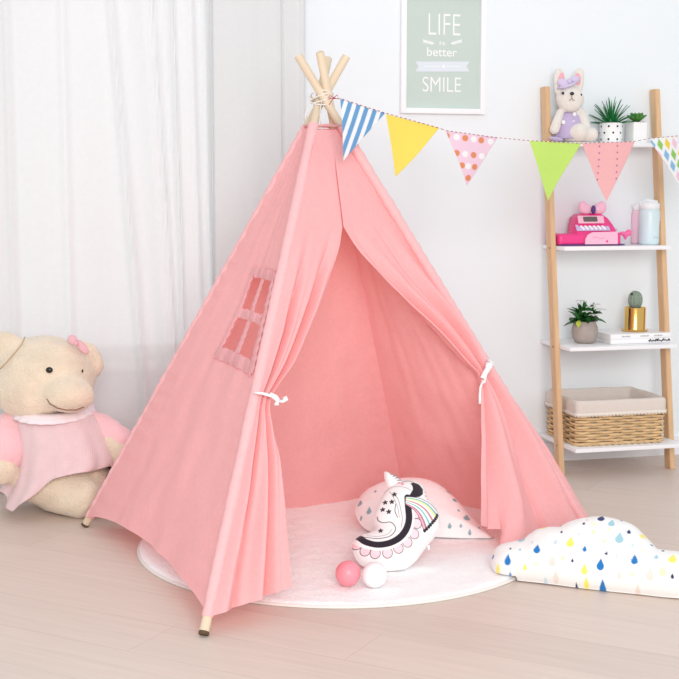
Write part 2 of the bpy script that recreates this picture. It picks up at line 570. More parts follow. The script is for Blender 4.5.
# back and right panels
for (a, c, hem, sag, sd) in (('l', 'f', (0.012, 0.004, 0.045), 0.085, 4.0), ('f', 'r', (0.012, 0.004), 0.04, 9.0)):
    b = MB(); b.grid(panel_fn(a, c, hem, sag, pucker=0.002, seed=sd, base=-0.024), lins(0, 1, 70), lins(0, 1, 110))
    b.build('rear_panel', M['pink'], tent, world=True)

# front flaps: rows run from the pole to the free edge, gathered at the tie
nF = outn('n', 'r')
pF = Cc('n', 0)
def front(x, y): return on_plane(x, y, pF, nF)
def flap(rows, pole_x, hem_path, k, seed, name, ph=0.0):
    ys = [r[0] for r in rows]
    ex = [r[1] for r in rows]; ey = [r[2] for r in rows]; am = [r[3] for r in rows]
    def cr(arr, y):     # Catmull-Rom through the control rows
        i = 0
        while i < len(ys) - 2 and y > ys[i + 1]: i += 1
        t = (y - ys[i]) / (ys[i + 1] - ys[i])
        p1, p2 = arr[i], arr[i + 1]
        im = i if i == 2 else max(i - 1, 0)
        m1 = (arr[i + 1] - arr[im]) / (ys[i + 1] - ys[im]) * (ys[i + 1] - ys[i])
        j = i + 1 if i == 1 else min(i + 2, len(ys) - 1)
        m2 = (arr[j] - arr[i]) / (ys[j] - ys[i]) * (ys[i + 1] - ys[i])
        t2, t3 = t * t, t * t * t
        return (2 * t3 - 3 * t2 + 1) * p1 + (t3 - 2 * t2 + t) * m1 + (-2 * t3 + 3 * t2) * p2 + (t3 - t2) * m2
    y0, y1 = ys[0], ys[-1]
    def fn(s, y):
        A = Vector((pole_x(y), y)); E = Vector((cr(ex, y), cr(ey, y)))
        p = A.lerp(E, s)
        if hem_path:
            w = max(0.0, (y - (y1 - 48)) / 48); w = w * w
            if w > 0:
                hx = interp(s, [h[0] for h in hem_path], [h[1] for h in hem_path])
                hy = interp(s, [h[0] for h in hem_path], [h[2] for h in hem_path])
                p = p.lerp(Vector((hx, hy)), w)
        P = front(p.x, p.y)
        a = interp(y, ys, am)
        win = min(1.0, s * 5)
        f = 2.0 * abs(math.sin(PI * k * (s ** 0.9) + ph + 0.25 * math.sin(y * 0.02))) ** 0.8 - 1.0
        f2 = 0.30 * math.sin(2 * PI * k * 1.7 * s + seed + y * 0.006)
        off = 0.010 + a * win * (f + f2 + 0.25) + wr(P, 6, 0.006, seed) + wr(P, 18, 0.0022, seed)
        return P + nF * off
    b = MB(); b.grid(fn, lins(0, 1, 90), lins(y0, y1, 170))
    return b.build(name, M['pink'], tent, world=True)
kx = (203 - 322) / (637 - 97.0)
flap([(131, 330, 131, 0), (180, 335, 180, 0), (228, 341, 228, .000), (258, 336, 251, .004), (295, 327, 275, .012), (342, 312, 312, .020), (372, 289, 364, .018), (400, 267, 400, .010),
      (430, 268, 430, .016), (480, 273, 462, .024), (550, 277, 520, .030), (617, 281, 589, .032)],
     lambda y: 322 + kx * (y - 97), None, 2.4, 2.0, 'front_flap', 0.5)
kr = (588 - 322) / (530 - 97.0)
flap([(131, 330, 131, 0), (172, 335, 180, 0), (212, 341, 228, .000), (243, 357, 253, .004), (272, 380, 280, .010), (300, 407, 309, .017), (325, 436, 338, .021), (346, 461, 364, .017), (366, 475, 377, .009),
      (395, 475, 403, .016), (430, 474, 440, .026), (475, 473, 490, .034), (527, 473, 527, .036)],
     lambda y: 322 + kr * (y - 97) + (7 * math.sin(PI * min(1, (y - 372) / 175)) ** .7 if y > 372 else 0) - (5 * math.exp(-((y - 364) / 22) ** 2)), [(0, 592, 529), (.5, 545, 545), (.62, 512, 552), (.74, 490, 549), (.80, 498, 530), (1, 473, 527)], 2.6, 5.0, 'front_flap', 2.4)

# ties
def ribbon_tie(c, loops, label):
    b = MB()
    for pts, w in loops:
        P = [front(x - 4, y) + nF * (0.034 + o_) for (x, y, o_) in pts]
        b.tube(P, w * 1.35, n=8, flat=0.4)
    o = b.build('ribbon_tie', M['ribbon'], tent, world=True)
    o['label'] = label
    return o
ribbon_tie(None, [([(256, 394, -.02), (259, 396, .0), (264, 398, .004), (270, 400, .003)], .006),
                  ([(268, 400, .004), (272, 404, .01), (276, 405, .01), (281, 403, .006), (280, 400, .004)], .0055),
                  ([(268, 399, .006), (271, 404, .012), (272, 408, .012), (269, 407, .01)], .0055),
                  ([(265, 397, .008), (270, 400, .012), (273, 403, .01)], .008)], 'white ribbon tying back the left flap')
ribbon_tie(None, [([(487, 361, -.01), (486, 366, .004), (483, 370, .008), (480, 376, .006), (478, 381, .004)], .006),
                  ([(484, 363, .004), (487, 367, .01), (484, 372, .01), (481, 377, .008), (479, 385, .008), (478, 386, .0)], .005),
                  ([(479, 382, .002), (476.5, 390, .0), (476, 398, .0), (476, 406, .0)], .0028),
                  ([(483, 366, .01), (482, 372, .012)], .008)], 'white ribbon tying back the right flap')
# lashing rope and small loose cords at the crossing
b = MB()
for j in range(4):
    pts = []
    for i in range(28):
        a = 2 * PI * i / 28
        pts.append(L + Vector((math.cos(a) * .033, math.sin(a) * .033, -0.004 + (j - 1.5) * .006 + 0.012 * math.sin(a + j))))
    b.tube(pts, 0.0024, n=6, closed=True)
b.tube([L + Vector((-.036, -.02, 0)), L + Vector((-.042, -.03, -.03)), L + Vector((-.05, -.03, -.06)), L + Vector((-.046, -.03, -.075))], 0.002, n=6)
b.tube([L + Vector((.0, -.036, -.01)), L + Vector((-.006, -.04, -.05)), L + Vector((-.002, -.035, -.09)), L + Vector((-.004, -.03, -.12))], 0.0016, n=6)
M['rope'] = mat('white_lashing_cord', (238, 232, 224), rough=0.9, bump=0.5, bump_scale=300)
b.build('lashing_cord', M['rope'], tent, world=True)
# gathered cloth collar round the top opening
b = MB()
order = ['n', 'r', 'f', 'l']
pts = []
for i in range(4):
    A, B = Cc(order[i], T_TOP), Cc(order[(i + 1) % 4], T_TOP)
    for j in range(8): pts.append(A.lerp(B, j / 8.0) + (A.lerp(B, j / 8.0) - Vector((L.x, L.y, A.z))).normalized() * 0.012 + Vector((0, 0, 0.002 * math.sin(j * 2.1))))
b.tube(pts, 0.0035, n=8, closed=True)
b.build('top_hem', M['pinktrim'], tent, world=True)

# ------------------------------------------------------------------ stuffed cushions with printed pattern
def smooth_closed(pts, n):
    P = np.array(pts, float); m = len(P)
    # chord length Catmull-Rom
    out = []
    for i in range(m):
        p0, p1, p2, p3 = P[i - 1], P[i], P[(i + 1) % m], P[(i + 2) % m]
        for t in np.linspace(0, 1, 16, endpoint=False):
            t2, t3 = t * t, t * t * t
            out.append(0.5 * ((2 * p1) + (-p0 + p2) * t + (2 * p0 - 5 * p1 + 4 * p2 - p3) * t2 + (-p0 + 3 * p1 - 3 * p2 + p3) * t3))
    out = np.array(out)
    d = np.r_[0, np.cumsum(np.linalg.norm(np.diff(np.vstack([out, out[:1]]), axis=0), axis=1))]
    q = np.linspace(0, d[-1], n, endpoint=False)
    o2 = np.vstack([out, out[:1]])
    return np.c_[np.interp(q, d, o2[:, 0]), np.interp(q, d, o2[:, 1])]

class Plane:
    """a plane in the room with axes ux, uz and normal n; patterns and outlines are laid out on it"""
    def __init__(s, o, ux, tilt):
        s.o = Vector(o); s.ux = Vector(ux).normalized()
        back = Vector((-s.ux.y, s.ux.x, 0))          # horizontal, away from the viewer
        s.uz = (Vector((0, 0, 1)) * math.cos(tilt) + back * math.sin(tilt)).normalized()
        s.n = s.ux.cross(s.uz).normalized()          # towards the viewer
        if s.n.y > 0: s.n = -s.n
    def local(s, x, y):
        P = on_plane(x, y, s.o, s.n) - s.o
        return (P.dot(s.ux), P.dot(s.uz))
    def frame(s):
        R = Matrix((s.ux, s.uz, s.n)).transposed().to_4x4()
        return Matrix.Translation(s.o) @ R

def cushion_mesh(name, outline, centre, T, colfn, N=480, Mr=80, back=0.8, power=0.6, lump=0.0, wrink=0.0, parent=None, material=None):
    O = smooth_closed(outline, N)
    c = np.array(centre)
    sv = 1 - (1 - np.linspace(0, 1, Mr + 1)[1:]) ** 1.35
    G = c + sv[:, None, None] * (O[None] - c)             # Mr,N,2
    flat = G.reshape(-1, 2)
    dist = np.empty(len(flat))
    Od = O[::3]
    for i in range(0, len(flat), 4000):
        dist[i:i + 4000] = np.sqrt(((flat[i:i + 4000, None] - Od[None]) ** 2).sum(-1)).min(1)
    dist = dist.reshape(Mr, N)
    step = np.linalg.norm(O[0] - O[1]) * 1.6
    dist = np.maximum(dist - step * (sv[:, None] ** 8), 0); dist[-1] = 0
    D = dist.max(); q = np.clip(1 - dist / D, 0, 1)
    h = T * (1 - q ** 2.2) ** power
    # smooth the ridge of the distance field
    for _ in range(14):
        hs = (np.roll(h, 1, 1) + np.roll(h, -1, 1) + h * 2) / 4
        hs[1:-1] = (h[:-2] + h[2:] + 2 * hs[1:-1]) / 4
        h[:-1] = hs[:-1]
    if lump or wrink:
        for j in range(Mr):
            for i in range(N):
                x, y = G[j, i]
                h[j, i] += (lump * noise.noise(Vector((x * 9, y * 9, 1.3))) + wrink * noise.noise(Vector((x * 45, y * 45, 5)))) * min(1, dist[j, i] / D * 3)
    hc = h[0].mean()
    V = [(c[0], c[1], hc)] + [(G[j, i, 0], G[j, i, 1], h[j, i]) for j in range(Mr) for i in range(N)]
    nb = Mr // 4
    idx = [int(round((k + 1) * (Mr) / nb)) - 1 for k in range(nb)]
    base2 = len(V)
    V += [(c[0], c[1], -hc * back)] + [(G[j, i, 0], G[j, i, 1], -h[j, i] * back) for j in idx[:-1] for i in range(N)]
    F = []
    for i in range(N): F.append([0, 1 + i, 1 + (i + 1) % N])
    for j in range(Mr - 1):
        a = 1 + j * N; b_ = 1 + (j + 1) * N
        F += [[a + i, b_ + i, b_ + (i + 1) % N, a + (i + 1) % N] for i in range(N)]
    for i in range(N): F.append([base2, base2 + 1 + (i + 1) % N, base2 + 1 + i])
    for j in range(len(idx) - 1):
        a = base2 + 1 + j * N
        b_ = base2 + 1 + (j + 1) * N if j < len(idx) - 2 else 1 + (Mr - 1) * N
        F += [[a + i, a + (i + 1) % N, b_ + (i + 1) % N, b_ + i] for i in range(N)]
    me = bpy.data.meshes.new(name)
    me.from_pydata(V, [], F); me.update()
    me.polygons.foreach_set('use_smooth', [True] * len(me.polygons))
    va = np.array(V)
    col = colfn(va[:, 0], va[:, 1])
    col = np.c_[col, np.ones(len(col))]
    ca = me.color_attributes.new('col', 'FLOAT_COLOR', 'POINT')
    ca.data.foreach_set('color', col.astype(np.float32).ravel())
    me.materials.append(material)
    o = bpy.data.objects.new(name, me)
    COL.objects.link(o)
    if parent: o.parent = parent
    return o
def L3(c): return np.array([lin(c[0]), lin(c[1]), lin(c[2])])
def paint(col, m, c):
    m = np.clip(m, 0, 1)[:, None]
    return col * (1 - m) + L3(c)[None] * m
def aa(d, w): return np.clip(0.5 - d / w, 0, 1)          # signed distance to coverage
def d_circle(x, y, cx, cy, r): return np.hypot(x - cx, y - cy) - r
def d_line(x, y, pts):
    d = np.full(x.shape, 1e9)
    for (x0, y0), (x1, y1) in zip(pts[:-1], pts[1:]):
        dx, dy = x1 - x0, y1 - y0
        t = np.clip(((x - x0) * dx + (y - y0) * dy) / (dx * dx + dy * dy + 1e-12), 0, 1)
        d = np.minimum(d, np.hypot(x - x0 - t * dx, y - y0 - t * dy))
    return d
def in_poly(x, y, pts):
    ins = np.zeros(x.shape, bool)
    n = len(pts)
    for i in range(n):
        x0, y0 = pts[i]; x1, y1 = pts[(i + 1) % n]
        c = ((y0 > y) != (y1 > y)) & (x < (x1 - x0) * (y - y0) / (y1 - y0 + 1e-12) + x0)
        ins ^= c
    return ins
def d_poly(x, y, pts):
    d = d_line(x, y, list(pts) + [pts[0]])
    return np.where(in_poly(x, y, pts), -d, d)
def d_drop(x, y, cx, cy, r, sgn=1.0):
    """tear drop, point towards +y*sgn"""
    c = d_circle(x, y, cx, cy, r)
    w = r * 0.95
    tri = d_poly(x, y, [(cx - w, cy + sgn * r * .3), (cx + w, cy + sgn * r * .3), (cx, cy + sgn * r * 2.1)])
    return np.minimum(c, tri)
def spline(pts, n=8):
    out = []
    P = [np.array(p, float) for p in pts]
    for i in range(len(P) - 1):
        p0, p1, p2, p3 = P[max(i - 1, 0)], P[i], P[i + 1], P[min(i + 2, len(P) - 1)]
        for t in np.linspace(0, 1, n, endpoint=False):
            t2, t3 = t * t, t ** 3
            out.append(tuple(0.5 * ((2 * p1) + (-p0 + p2) * t + (2 * p0 - 5 * p1 + 4 * p2 - p3) * t2 + (-p0 + 3 * p1 - 3 * p2 + p3) * t3)))
    out.append(tuple(P[-1]))
    return out
M['print'] = mat('printed_cushion_cotton', (255, 255, 255), rough=0.85, vcol=True, var=0.01, var_scale=90, bump=0.18, bump_scale=90, sheen=0.2)

def cushion(name, label, cat, pl, outl_px, T, colfn_px, centre_px, **kw):
    root = thing(name, label, cat, pl.o)
    root.rotation_mode = 'XYZ'
    root.rotation_euler = pl.frame().to_euler()
    out = [pl.local(*p) for p in outl_px]
    kw.setdefault('material', M['print'])
    pc = kw.pop('part', 'cover')
    o = cushion_mesh(pc, out, pl.local(*centre_px), T, colfn_px, parent=root, **kw)
    Mw = pl.frame(); Mi = Mw.inverted()
    for v in o.data.vertices:                       # the filling rests flat on what lies below
        P = Mw @ v.co
        lo = 0.018 if (P.xy - rug_c.xy).length < R_RUG + .01 else 0.0015
        if P.z < lo: P.z = lo; v.co = Mi @ P
    return root

# cloud cushion ----------------------------------------------------
cl_a, cl_b = floor_pt(512, 581), floor_pt(675, 599)
pl = Plane(cl_a + Vector((0, 0, 0.012)), cl_b - cl_a, math.radians(42))
cloud_out = [(491.5, 565), (492.5, 553), (498, 546), (510, 542), (521, 540), (528, 535), (537, 529.5), (550, 527), (559, 527), (569, 522), (584, 518), (603, 516.5), (620, 520),
             (634, 525.5), (644, 535), (651, 542), (658, 549), (670, 551), (686, 553), (699, 562), (704, 576), (698, 590), (686, 597.5), (668, 597.5), (640, 594.5), (610, 591.5), (580, 588),
             (545, 583.5), (515, 580), (499, 575.5)]
BL, NV, LB, YE, PE, PB, PY = (32, 120, 190), (30, 50, 100), (160, 203, 216), (250, 232, 110), (236, 222, 212), (200, 222, 232), (252, 246, 190)
def C8(x, y): return (480 + x / 3.412, 480 + y / 3.412)
drops = [((418, 152), 13, NV), ((454, 174), 12, LB), ((485, 153), 4, NV), ((220, 173), 12, YE), ((277, 169), 6, NV), ((361, 177), 5, NV), ((147, 216), 14, LB), ((286, 206), 4.5, NV), ((345, 217), 4, PB),
         ((317, 248), 14, YE), ((482, 232), 15, LB), ((513, 204), 7, NV), ((558, 205), 11, YE), ((204, 268), 12, BL), ((267, 246), 7, PB), ((365, 269), 7.5, BL), ((103, 298), 12, BL), ((113, 260), 4, NV),
         ((47, 270), 6, BL), ((146, 266), 5, LB), ((255, 306), 12, PE), ((323, 304), 4.5, NV), ((362, 330), 11, YE), ((417, 318), 13, BL), ((533, 306), 12, BL), ((438, 283), 4.5, NV), ((472, 293), 5, PB),
         ((606, 294), 7, LB), ((584, 350), 13, PE), ((627, 260), 4.5, NV), ((661, 300), 14, YE), ((660, 356), 5.5, NV), ((628, 343), 11, PY), ((588, 232), 5, BL), ((160, 318), 7, YE), ((198, 312), 5, PY),
         ((365, 362), 9, YE), ((105, 337), 8, BL), ((420, 374), 12, BL), ((480, 348), 8, PE), ((524, 346), 5, PY), ((395, 210), 7, PY), ((432, 243), 6, PY), ((395, 180), 6, PY), ((527, 254), 5, PB), ((187, 240), 5, PB),
         ((262, 345), 10, PE), ((64, 312), 9, YE), ((292, 295), 7, PY), ((370, 160), 6, PE), ((560, 270), 5, PY), ((700, 250), 7, BL), ((720, 300), 11, BL), ((745, 345), 9, LB), ((700, 345), 9, BL), ((735, 270), 6, NV),
         ((330, 366), 5, NV), ((540, 385), 9, PE), ((225, 350), 6, PB), ((450, 200), 5, PY)]
def cloud_col(x, y):
    col = np.tile(L3((242, 241, 238)), (len(x), 1))
    for (c, r, k) in drops:
        lx, ly = pl.local(*C8(*c)); rr = r / 3.412 * 0.00272 * 1.0
        col = paint(col, aa(d_drop(x, y, lx, ly - rr * .25, rr * 0.95), 0.0013), k)
    return col
cushion('cloud_cushion', 'big white cloud-shaped cushion with blue and yellow raindrops, lying on bare floor at right', 'cushion',
        pl, cloud_out, 0.062, cloud_col, (590, 560), lump=0.006, wrink=0.0012, N=560, Mr=100, back=0.7)

# drop cushion inside the tent ---------------------------------------
da, db = floor_pt(376, 534), floor_pt(494, 546)
pl2 = Plane(floor_pt(430, 541) + Vector((0, 0, 0.010)), Vector((1, -0.10, 0)), math.radians(52))
drop_out = [(355, 512), (357, 502), (364, 492), (374, 486), (384, 482), (398, 479), (414, 478), (428, 480), (440, 485), (450, 493), (460, 503), (470, 514), (480, 524), (489, 534), (495, 541.5), (487, 544), (474, 545),
            (455, 545), (430, 543), (400, 540), (376, 534), (362, 526)]
def C7(x, y): return (320 + x / 3.395, 440 + y / 3.395)
TE = (140, 180, 190)
sd = [((137, 233), 9), ((168, 268), 9), ((437, 186), 10), ((458, 222), 9), ((498, 292), 12), ((508, 336), 6), ((478, 320), 5), ((412, 165), 5), ((140, 275), 5), ((190, 205), 5), ((540, 320), 5), ((440, 320), 7), ((470, 265), 5), ((315, 138), 5)]
def drop_col(x, y):
    col = np.tile(L3((253, 251, 250)), (len(x), 1))
    for (c, r) in sd:
        lx, ly = pl2.local(*C7(*c)); rr = r / 3.395 * 0.0031
        col = paint(col, aa(d_drop(x, y, lx, ly, rr * .95), 0.0013), TE)
    return col
cushion('drop_cushion', 'white pointed cushion with sparse teal drops, lying inside the tent behind the unicorn', 'cushion',
        pl2, drop_out, 0.055, drop_col, (415, 514), lump=0.005, wrink=0.001, N=360, Mr=70, back=0.8)

# unicorn cushion -----------------------------------------------------
pl3 = Plane(floor_pt(392, 576) + Vector((0, 0, 0.018)), Vector((1, 0.12, 0)), math.radians(33))
def U(x, y): return (330 + x / 4.85, 460 + y / 4.85)
uni_px = [(108, 430), (112, 400), (128, 380), (155, 362), (190, 352), (215, 342), (222, 325), (214, 300), (213, 270), (222, 235), (240, 195), (262, 158), (285, 130), (315, 112), (345, 100), (385, 97), (422, 104), (448, 122), (462, 150),
          (478, 185), (502, 215), (524, 250), (535, 290), (534, 330), (515, 365), (485, 400), (455, 438), (425, 480), (392, 512), (350, 538), (305, 551), (255, 550), (215, 540), (180, 525), (145, 505), (120, 470)]
us_ = np.linalg.norm(np.array(pl3.local(*U(300, 300))) - np.array(pl3.local(*U(310, 300)))) / 10.0
def UL(x, y): return pl3.local(*U(x, y))
def ULs(pts): return [UL(*p) for p in pts]
def uni_col(x, y):
    col = np.tile(L3((243, 240, 239)), (len(x), 1))
    W = 0.0011
    BK, PK, GR = (42, 34, 44), (252, 212, 219), (150, 140, 146)
    # scalloped pink mane edge
    sc = [(130, 420), (165, 455), (212, 470), (270, 470), (322, 448), (365, 418), (398, 378), (410, 330), (404, 285)]
    for p in sc:
        cx, cy = UL(*p)
        col = paint(col, aa(d_circle(x, y, cx, cy, 25 * us_) , W), BK)
        col = paint(col, aa(d_circle(x, y, cx, cy, 22 * us_) , W), PK)
    inner = spline([(118, 400), (160, 430), (220, 446), (280, 440), (335, 410), (372, 370), (385, 320), (384, 260)])
    col = paint(col, aa(d_line(x, y, ULs(inner)) - 13 * us_, W), (250, 247, 246))
    # thick black mane from snout up to the forelock
    band = spline([(140, 385), (165, 412), (215, 430), (275, 425), (325, 400), (358, 360), (372, 310), (368, 250), (366, 205)])
    dd = d_line(x, y, ULs(band))
    col = paint(col, aa(dd - 16 * us_, W), BK)
    fore = [(372, 200), (392, 165), (392, 148), (384, 128), (400, 122), (425, 130), (446, 152), (444, 180), (425, 198), (400, 204)]
    col = paint(col, aa(d_poly(x, y, ULs(fore)), W), BK)
    # nose and face lines
    l1 = spline([(160, 385), (185, 392), (230, 398), (280, 390), (306, 365), (305, 340), (285, 320), (255, 318), (232, 305), (226, 285)])
    for pts, wd, c in ((l1, 1.8, BK), (spline([(175, 378), (225, 386), (270, 378), (292, 355)]), 1.2, GR), (spline([(300, 175), (322, 215), (332, 260), (340, 305), (335, 350)]), 1.6, GR),
                       (spline([(285, 165), (300, 200), (318, 250), (326, 300)]), 1.3, GR), (spline([(310, 235), (306, 270), (318, 300)]), 1.6, BK), (spline([(262, 160), (300, 142), (350, 150), (385, 170)]), 1.3, GR),
                       (spline([(345, 118), (375, 112), (400, 122), (402, 140)]), 2.0, BK)):
        col = paint(col, aa(d_line(x, y, ULs(pts)) - wd * us_, W), c)
    for (a, b_) in ((305, 185), (262, 220), (292, 222), (250, 255), (277, 270), (240, 356)):
        for k in range(5):
            t = PI / 2 + k * 2 * PI / 5
            col = paint(col, aa(d_line(x, y, [UL(a, b_), UL(a + 9 * math.cos(t), b_ - 9 * math.sin(t))]) - (3.4 * us_), W), BK)
    for (a, b_, r) in ((238, 186, 6), (330, 118, 9), (345, 130, 8), (462, 160, 6), (460, 185, 6), (470, 200, 5), (300, 285, 0.1)):
        cx, cy = UL(a, b_); col = paint(col, aa(d_circle(x, y, cx, cy, r * us_), W), (240, 160, 176))
    # rainbow tail fan
    rb0 = spline([(358, 202), (420, 205), (475, 222), (520, 262)]); rb1 = spline([(356, 240), (400, 270), (425, 310), (447, 365)])
    fan = rb0 + [(516, 290), (495, 320), (470, 348), (447, 368)] + rb1[::-1]
    infan = aa(d_poly(x, y, ULs(fan)), W)
    cols = [(245, 175, 190), (180, 120, 140), (250, 247, 246), (120, 195, 190), (250, 247, 246), (205, 120, 130), (250, 236, 140), (240, 200, 110), (250, 247, 246), (110, 185, 185), (90, 130, 140), (250, 247, 246)]
    col = paint(col, infan, (250, 247, 246))
    nb = 10
    for k in range(nb):
        f = (k + .5) / nb
        pts = [((1 - f) * np.array(rb1[i * (len(rb1) - 1) // 10]) + f * np.array(rb0[i * (len(rb0) - 1) // 10])) for i in range(11)]
        wv = [3.2 + 3.4 * i / 10 for i in range(11)]
        kk = cols[[0, 1, 2, 3, 2, 5, 2, 6, 9, 2][k]]
        for i in range(10):
            m = aa(d_line(x, y, ULs([tuple(pts[i]), tuple(pts[i + 1])])) - wv[i] * 0.78 * us_, W) * infan
            col = paint(col, m, kk)
    col = paint(col, aa(d_line(x, y, ULs(rb0)) - 1.6 * us_, W), BK)
    col = paint(col, aa(d_line(x, y, ULs(rb1)) - 1.6 * us_, W), BK)
    for (a, b_) in ((516, 276), (511, 288), (504, 299), (497, 310), (488, 320), (479, 331), (470, 341), (460, 351), (450, 360)):
        cx, cy = UL(a, b_); col = paint(col, aa(d_circle(x, y, cx, cy, 8 * us_), W), BK)
    return col
uni = cushion('unicorn_cushion', 'white unicorn-shaped cushion with black mane and rainbow, propped up inside the tent', 'cushion',
              pl3, [U(*p) for p in uni_px], 0.045, uni_col, U(330, 330), N=620, Mr=110, lump=0.002, wrink=0.0006, back=1.0, part='body')
def horn_col(x, y):
    col = np.tile(L3((250, 244, 244)), (len(x), 1))
    for k in range(4):
        col = paint(col, aa(d_line(x, y, ULs([(292 + k * 10, 78 + k * 9), (308 + k * 10, 66 + k * 13)])) - 2.0 * us_, .001), (70, 50, 60))
    col = paint(col, aa(d_line(x, y, ULs([(285, 66), (318, 84), (345, 104)])) - 2.5 * us_, .001), (42, 34, 44))
    return col
hornpx = [(262, 62), (270, 56), (300, 66), (330, 84), (356, 110), (325, 124), (292, 140), (276, 122), (265, 92)]
hp = cushion_mesh('horn', [UL(*p) for p in hornpx], UL(300, 100), 0.014, horn_col, N=80, Mr=24, back=1.0, parent=uni, material=M['print'])
hp['label'] = 'stubby striped horn'
b = MB(); q = UL(478, 425)
b.box((q[0], q[1], 0.002), (.006, .012, .0015), bev=.0004)
b.build('care_tag', M['ribbon'], uni)

# play balls ---------------------------------------------------------
M['ball_pink'] = mat('pink_ball_plastic', (250, 150, 162), rough=0.35, spec=0.5, var=0.01)
M['ball_white'] = mat('white_ball_plastic', (250, 248, 248), rough=0.35, spec=0.5, var=0.01)
def ball(px, py, name, label, m):
    c = floor_pt(px, py + 12.8); c.z = 0
    d = (c - Vector((0, 0, 0))); P = floor_pt(px, py + 1.0, 0.047)
    o = MB().ell((0, 0, 0), (.0345,) * 3, nu=40, nv=24).build(name, m)
    o.location = (P.x, P.y, 0.0515); o['label'] = label; o['category'] = 'ball'; o['group'] = 'play balls on the rug'
    sm = MB(); sm.tube([(.0346 * math.cos(a), 0, .0346 * math.sin(a)) for a in lins(0, 2 * PI * 39 / 40, 40)], .0004, n=5, closed=True)
    sm.build('moulding_seam', m, o)
    o.rotation_euler = (0.3, 0.5, 1.0)
ball(348, 574, 'play_ball', 'small pink plastic ball on the rug beside the white ball', M['ball_pink'])
ball(374.5, 575.5, 'play_ball', 'small white plastic ball on the rug beside the pink ball', M['ball_white'])

# ------------------------------------------------------------------ bunting
M['flag'] = mat('printed_flag_card', (255, 255, 255), rough=0.75, vcol=True, trans=0.25, var=0.008, var_scale=70, bump=0.04, bump_scale=200)
def bY(x): return 3.60 + (x - 335) * 0.00285
buntroot_pts = [(326, 97), (333, 99), (340, 99), (384, 113), (438, 128), (446, 131), (497, 138), (529, 141), (580, 143.5), (633, 142), (648, 139), (700, 134), (760, 122)]
bunting = thing('bunting', 'string of triangular paper flags hung from the tent top across to the right', 'bunting', at(340, 98, bY(340)))
def flag(A, B, T, colfn, label, curl=0.006):
    a, b2, t = at(*A, bY(A[0])), at(*B, bY(B[0])), at(T[0], T[1], bY((A[0] + B[0]) / 2) - 0.01)
    n = (b2 - a).cross(t - a).normalized()
    if n.y > 0: n = -n
    K = 110
    V = []; uvs = []; idx = {}
    for j in range(K + 1):
        for i in range(K + 1 - j):
            u = i / K; w = j / K
            P = a + (b2 - a) * u + (t - a) * w
            off = curl * (math.sin((u + w * .5) * 5 + A[0]) + .6 * math.sin(w * 4 + A[0] * 2)) * (0.3 + w) 
            idx[(i, j)] = len(V); V.append(P + n * off)
            uvs.append((u + w * 0.5, w))
    F = []
    for j in range(K):
        for i in range(K - j):
            F.append([idx[(i, j)], idx[(i + 1, j)], idx[(i, j + 1)]])
            if i < K - j - 1: F.append([idx[(i + 1, j)], idx[(i + 1, j + 1)], idx[(i, j + 1)]])
    me = bpy.data.meshes.new('flag'); me.from_pydata([tuple(v) for v in V], [], F); me.update()
    me.polygons.foreach_set('use_smooth', [True] * len(me.polygons))
    uv = np.array(uvs)
    col = colfn(uv[:, 0], uv[:, 1] * 1.02)      # x across 0..1, y down 0..1
    ca = me.color_attributes.new('col', 'FLOAT_COLOR', 'POINT')
    ca.data.foreach_set('color', np.c_[col, np.ones(len(col))].astype(np.float32).ravel())
    me.materials.append(M['flag'])
    o = bpy.data.objects.new('flag', me); COL.objects.link(o)
    o.parent = bunting; o.matrix_parent_inverse = world_mat(bunting).inverted()
    o['label'] = label
    solid(o, 0.0007)
    return o
def plain(c): return lambda x, y: np.tile(L3(c), (len(x), 1))
def stripes(x, y):
    col = np.tile(L3((250, 251, 252)), (len(x), 1))
    p = (x + y * 0.22 * 0) * 1.0
    k = (x * 1.0 + (y * -0.02)) * 5.45 + 0.05
    f = np.abs((k % 1.0) - 0.25) - 0.27
    return paint(col, aa(f / 5.45, 0.012), (118, 176, 224))
def polka(x, y):
    col = np.tile(L3((249, 220, 235)), (len(x), 1))
    for r, (yy, xs) in enumerate(((.09, (.02, .2, .36, .53, .68, .87)), (.40, (.22, .38, .55, .72, .86)), (.63, (.34, .46, .6)), (.86, (.5,)), (.64, (.71,)))):
        for k, xx in enumerate(xs):
            if r == 0: c = (250, 250, 250) if k in (0, 2, 4) and k else (238, 156, 112)
            if r == 0: c = [(238, 156, 112), (250, 250, 250), (238, 156, 112), (250, 250, 250), (238, 156, 112), (250, 250, 250)][k]
            elif r == 1: c = [(238, 156, 112), (250, 250, 250), (238, 156, 112), (250, 250, 250), (238, 156, 112)][k]
            elif r == 2: c = [(238, 156, 112), (250, 250, 250), (238, 156, 112)][k]
            else: c = (238, 156, 112)
            if r == 4: continue
            d = np.hypot((x - xx), (y - yy) * 0.95) - .058
            col = paint(col, aa(d, 0.014), c)
    return col
def dotted(x, y):
    col = np.tile(L3((252, 198, 200)), (len(x), 1))
    for xx in (.33, .66):
        for k in range(9):
            d = np.hypot(x - xx, y - (.06 + k * .115)) - .014
            col = paint(col, aa(d, .012), (190, 90, 130))
    for xx in (.2, .45, .55, .8):
        for k in range(9):
            d = np.hypot(x - xx, y - (.1 + k * .115)) - .012
            col = paint(col, aa(d, .012), (252, 210, 160))
    return col
def diamonds(x, y):
    col = np.tile(L3((251, 251, 251)), (len(x), 1))
    cs = [(150, 200, 232), (160, 214, 110), (250, 222, 80), (250, 214, 228)]
    for r in range(7):
        for k in range(9):
            cx = .04 + k * .135 + (r % 2) * .067; cy = .10 + r * .165
            d = (np.abs(x - cx) / .052 + np.abs(y - cy) / .092 - 1) * .045
            col = paint(col, aa(d, .014), cs[(k + r * 3) % 4])
    return col
flag((340, 98), (385, 113), (344, 161), stripes, 'blue and white striped flag', .003)
flag((386, 114), (439, 128), (397, 177), plain((252, 234, 112)), 'plain yellow flag')
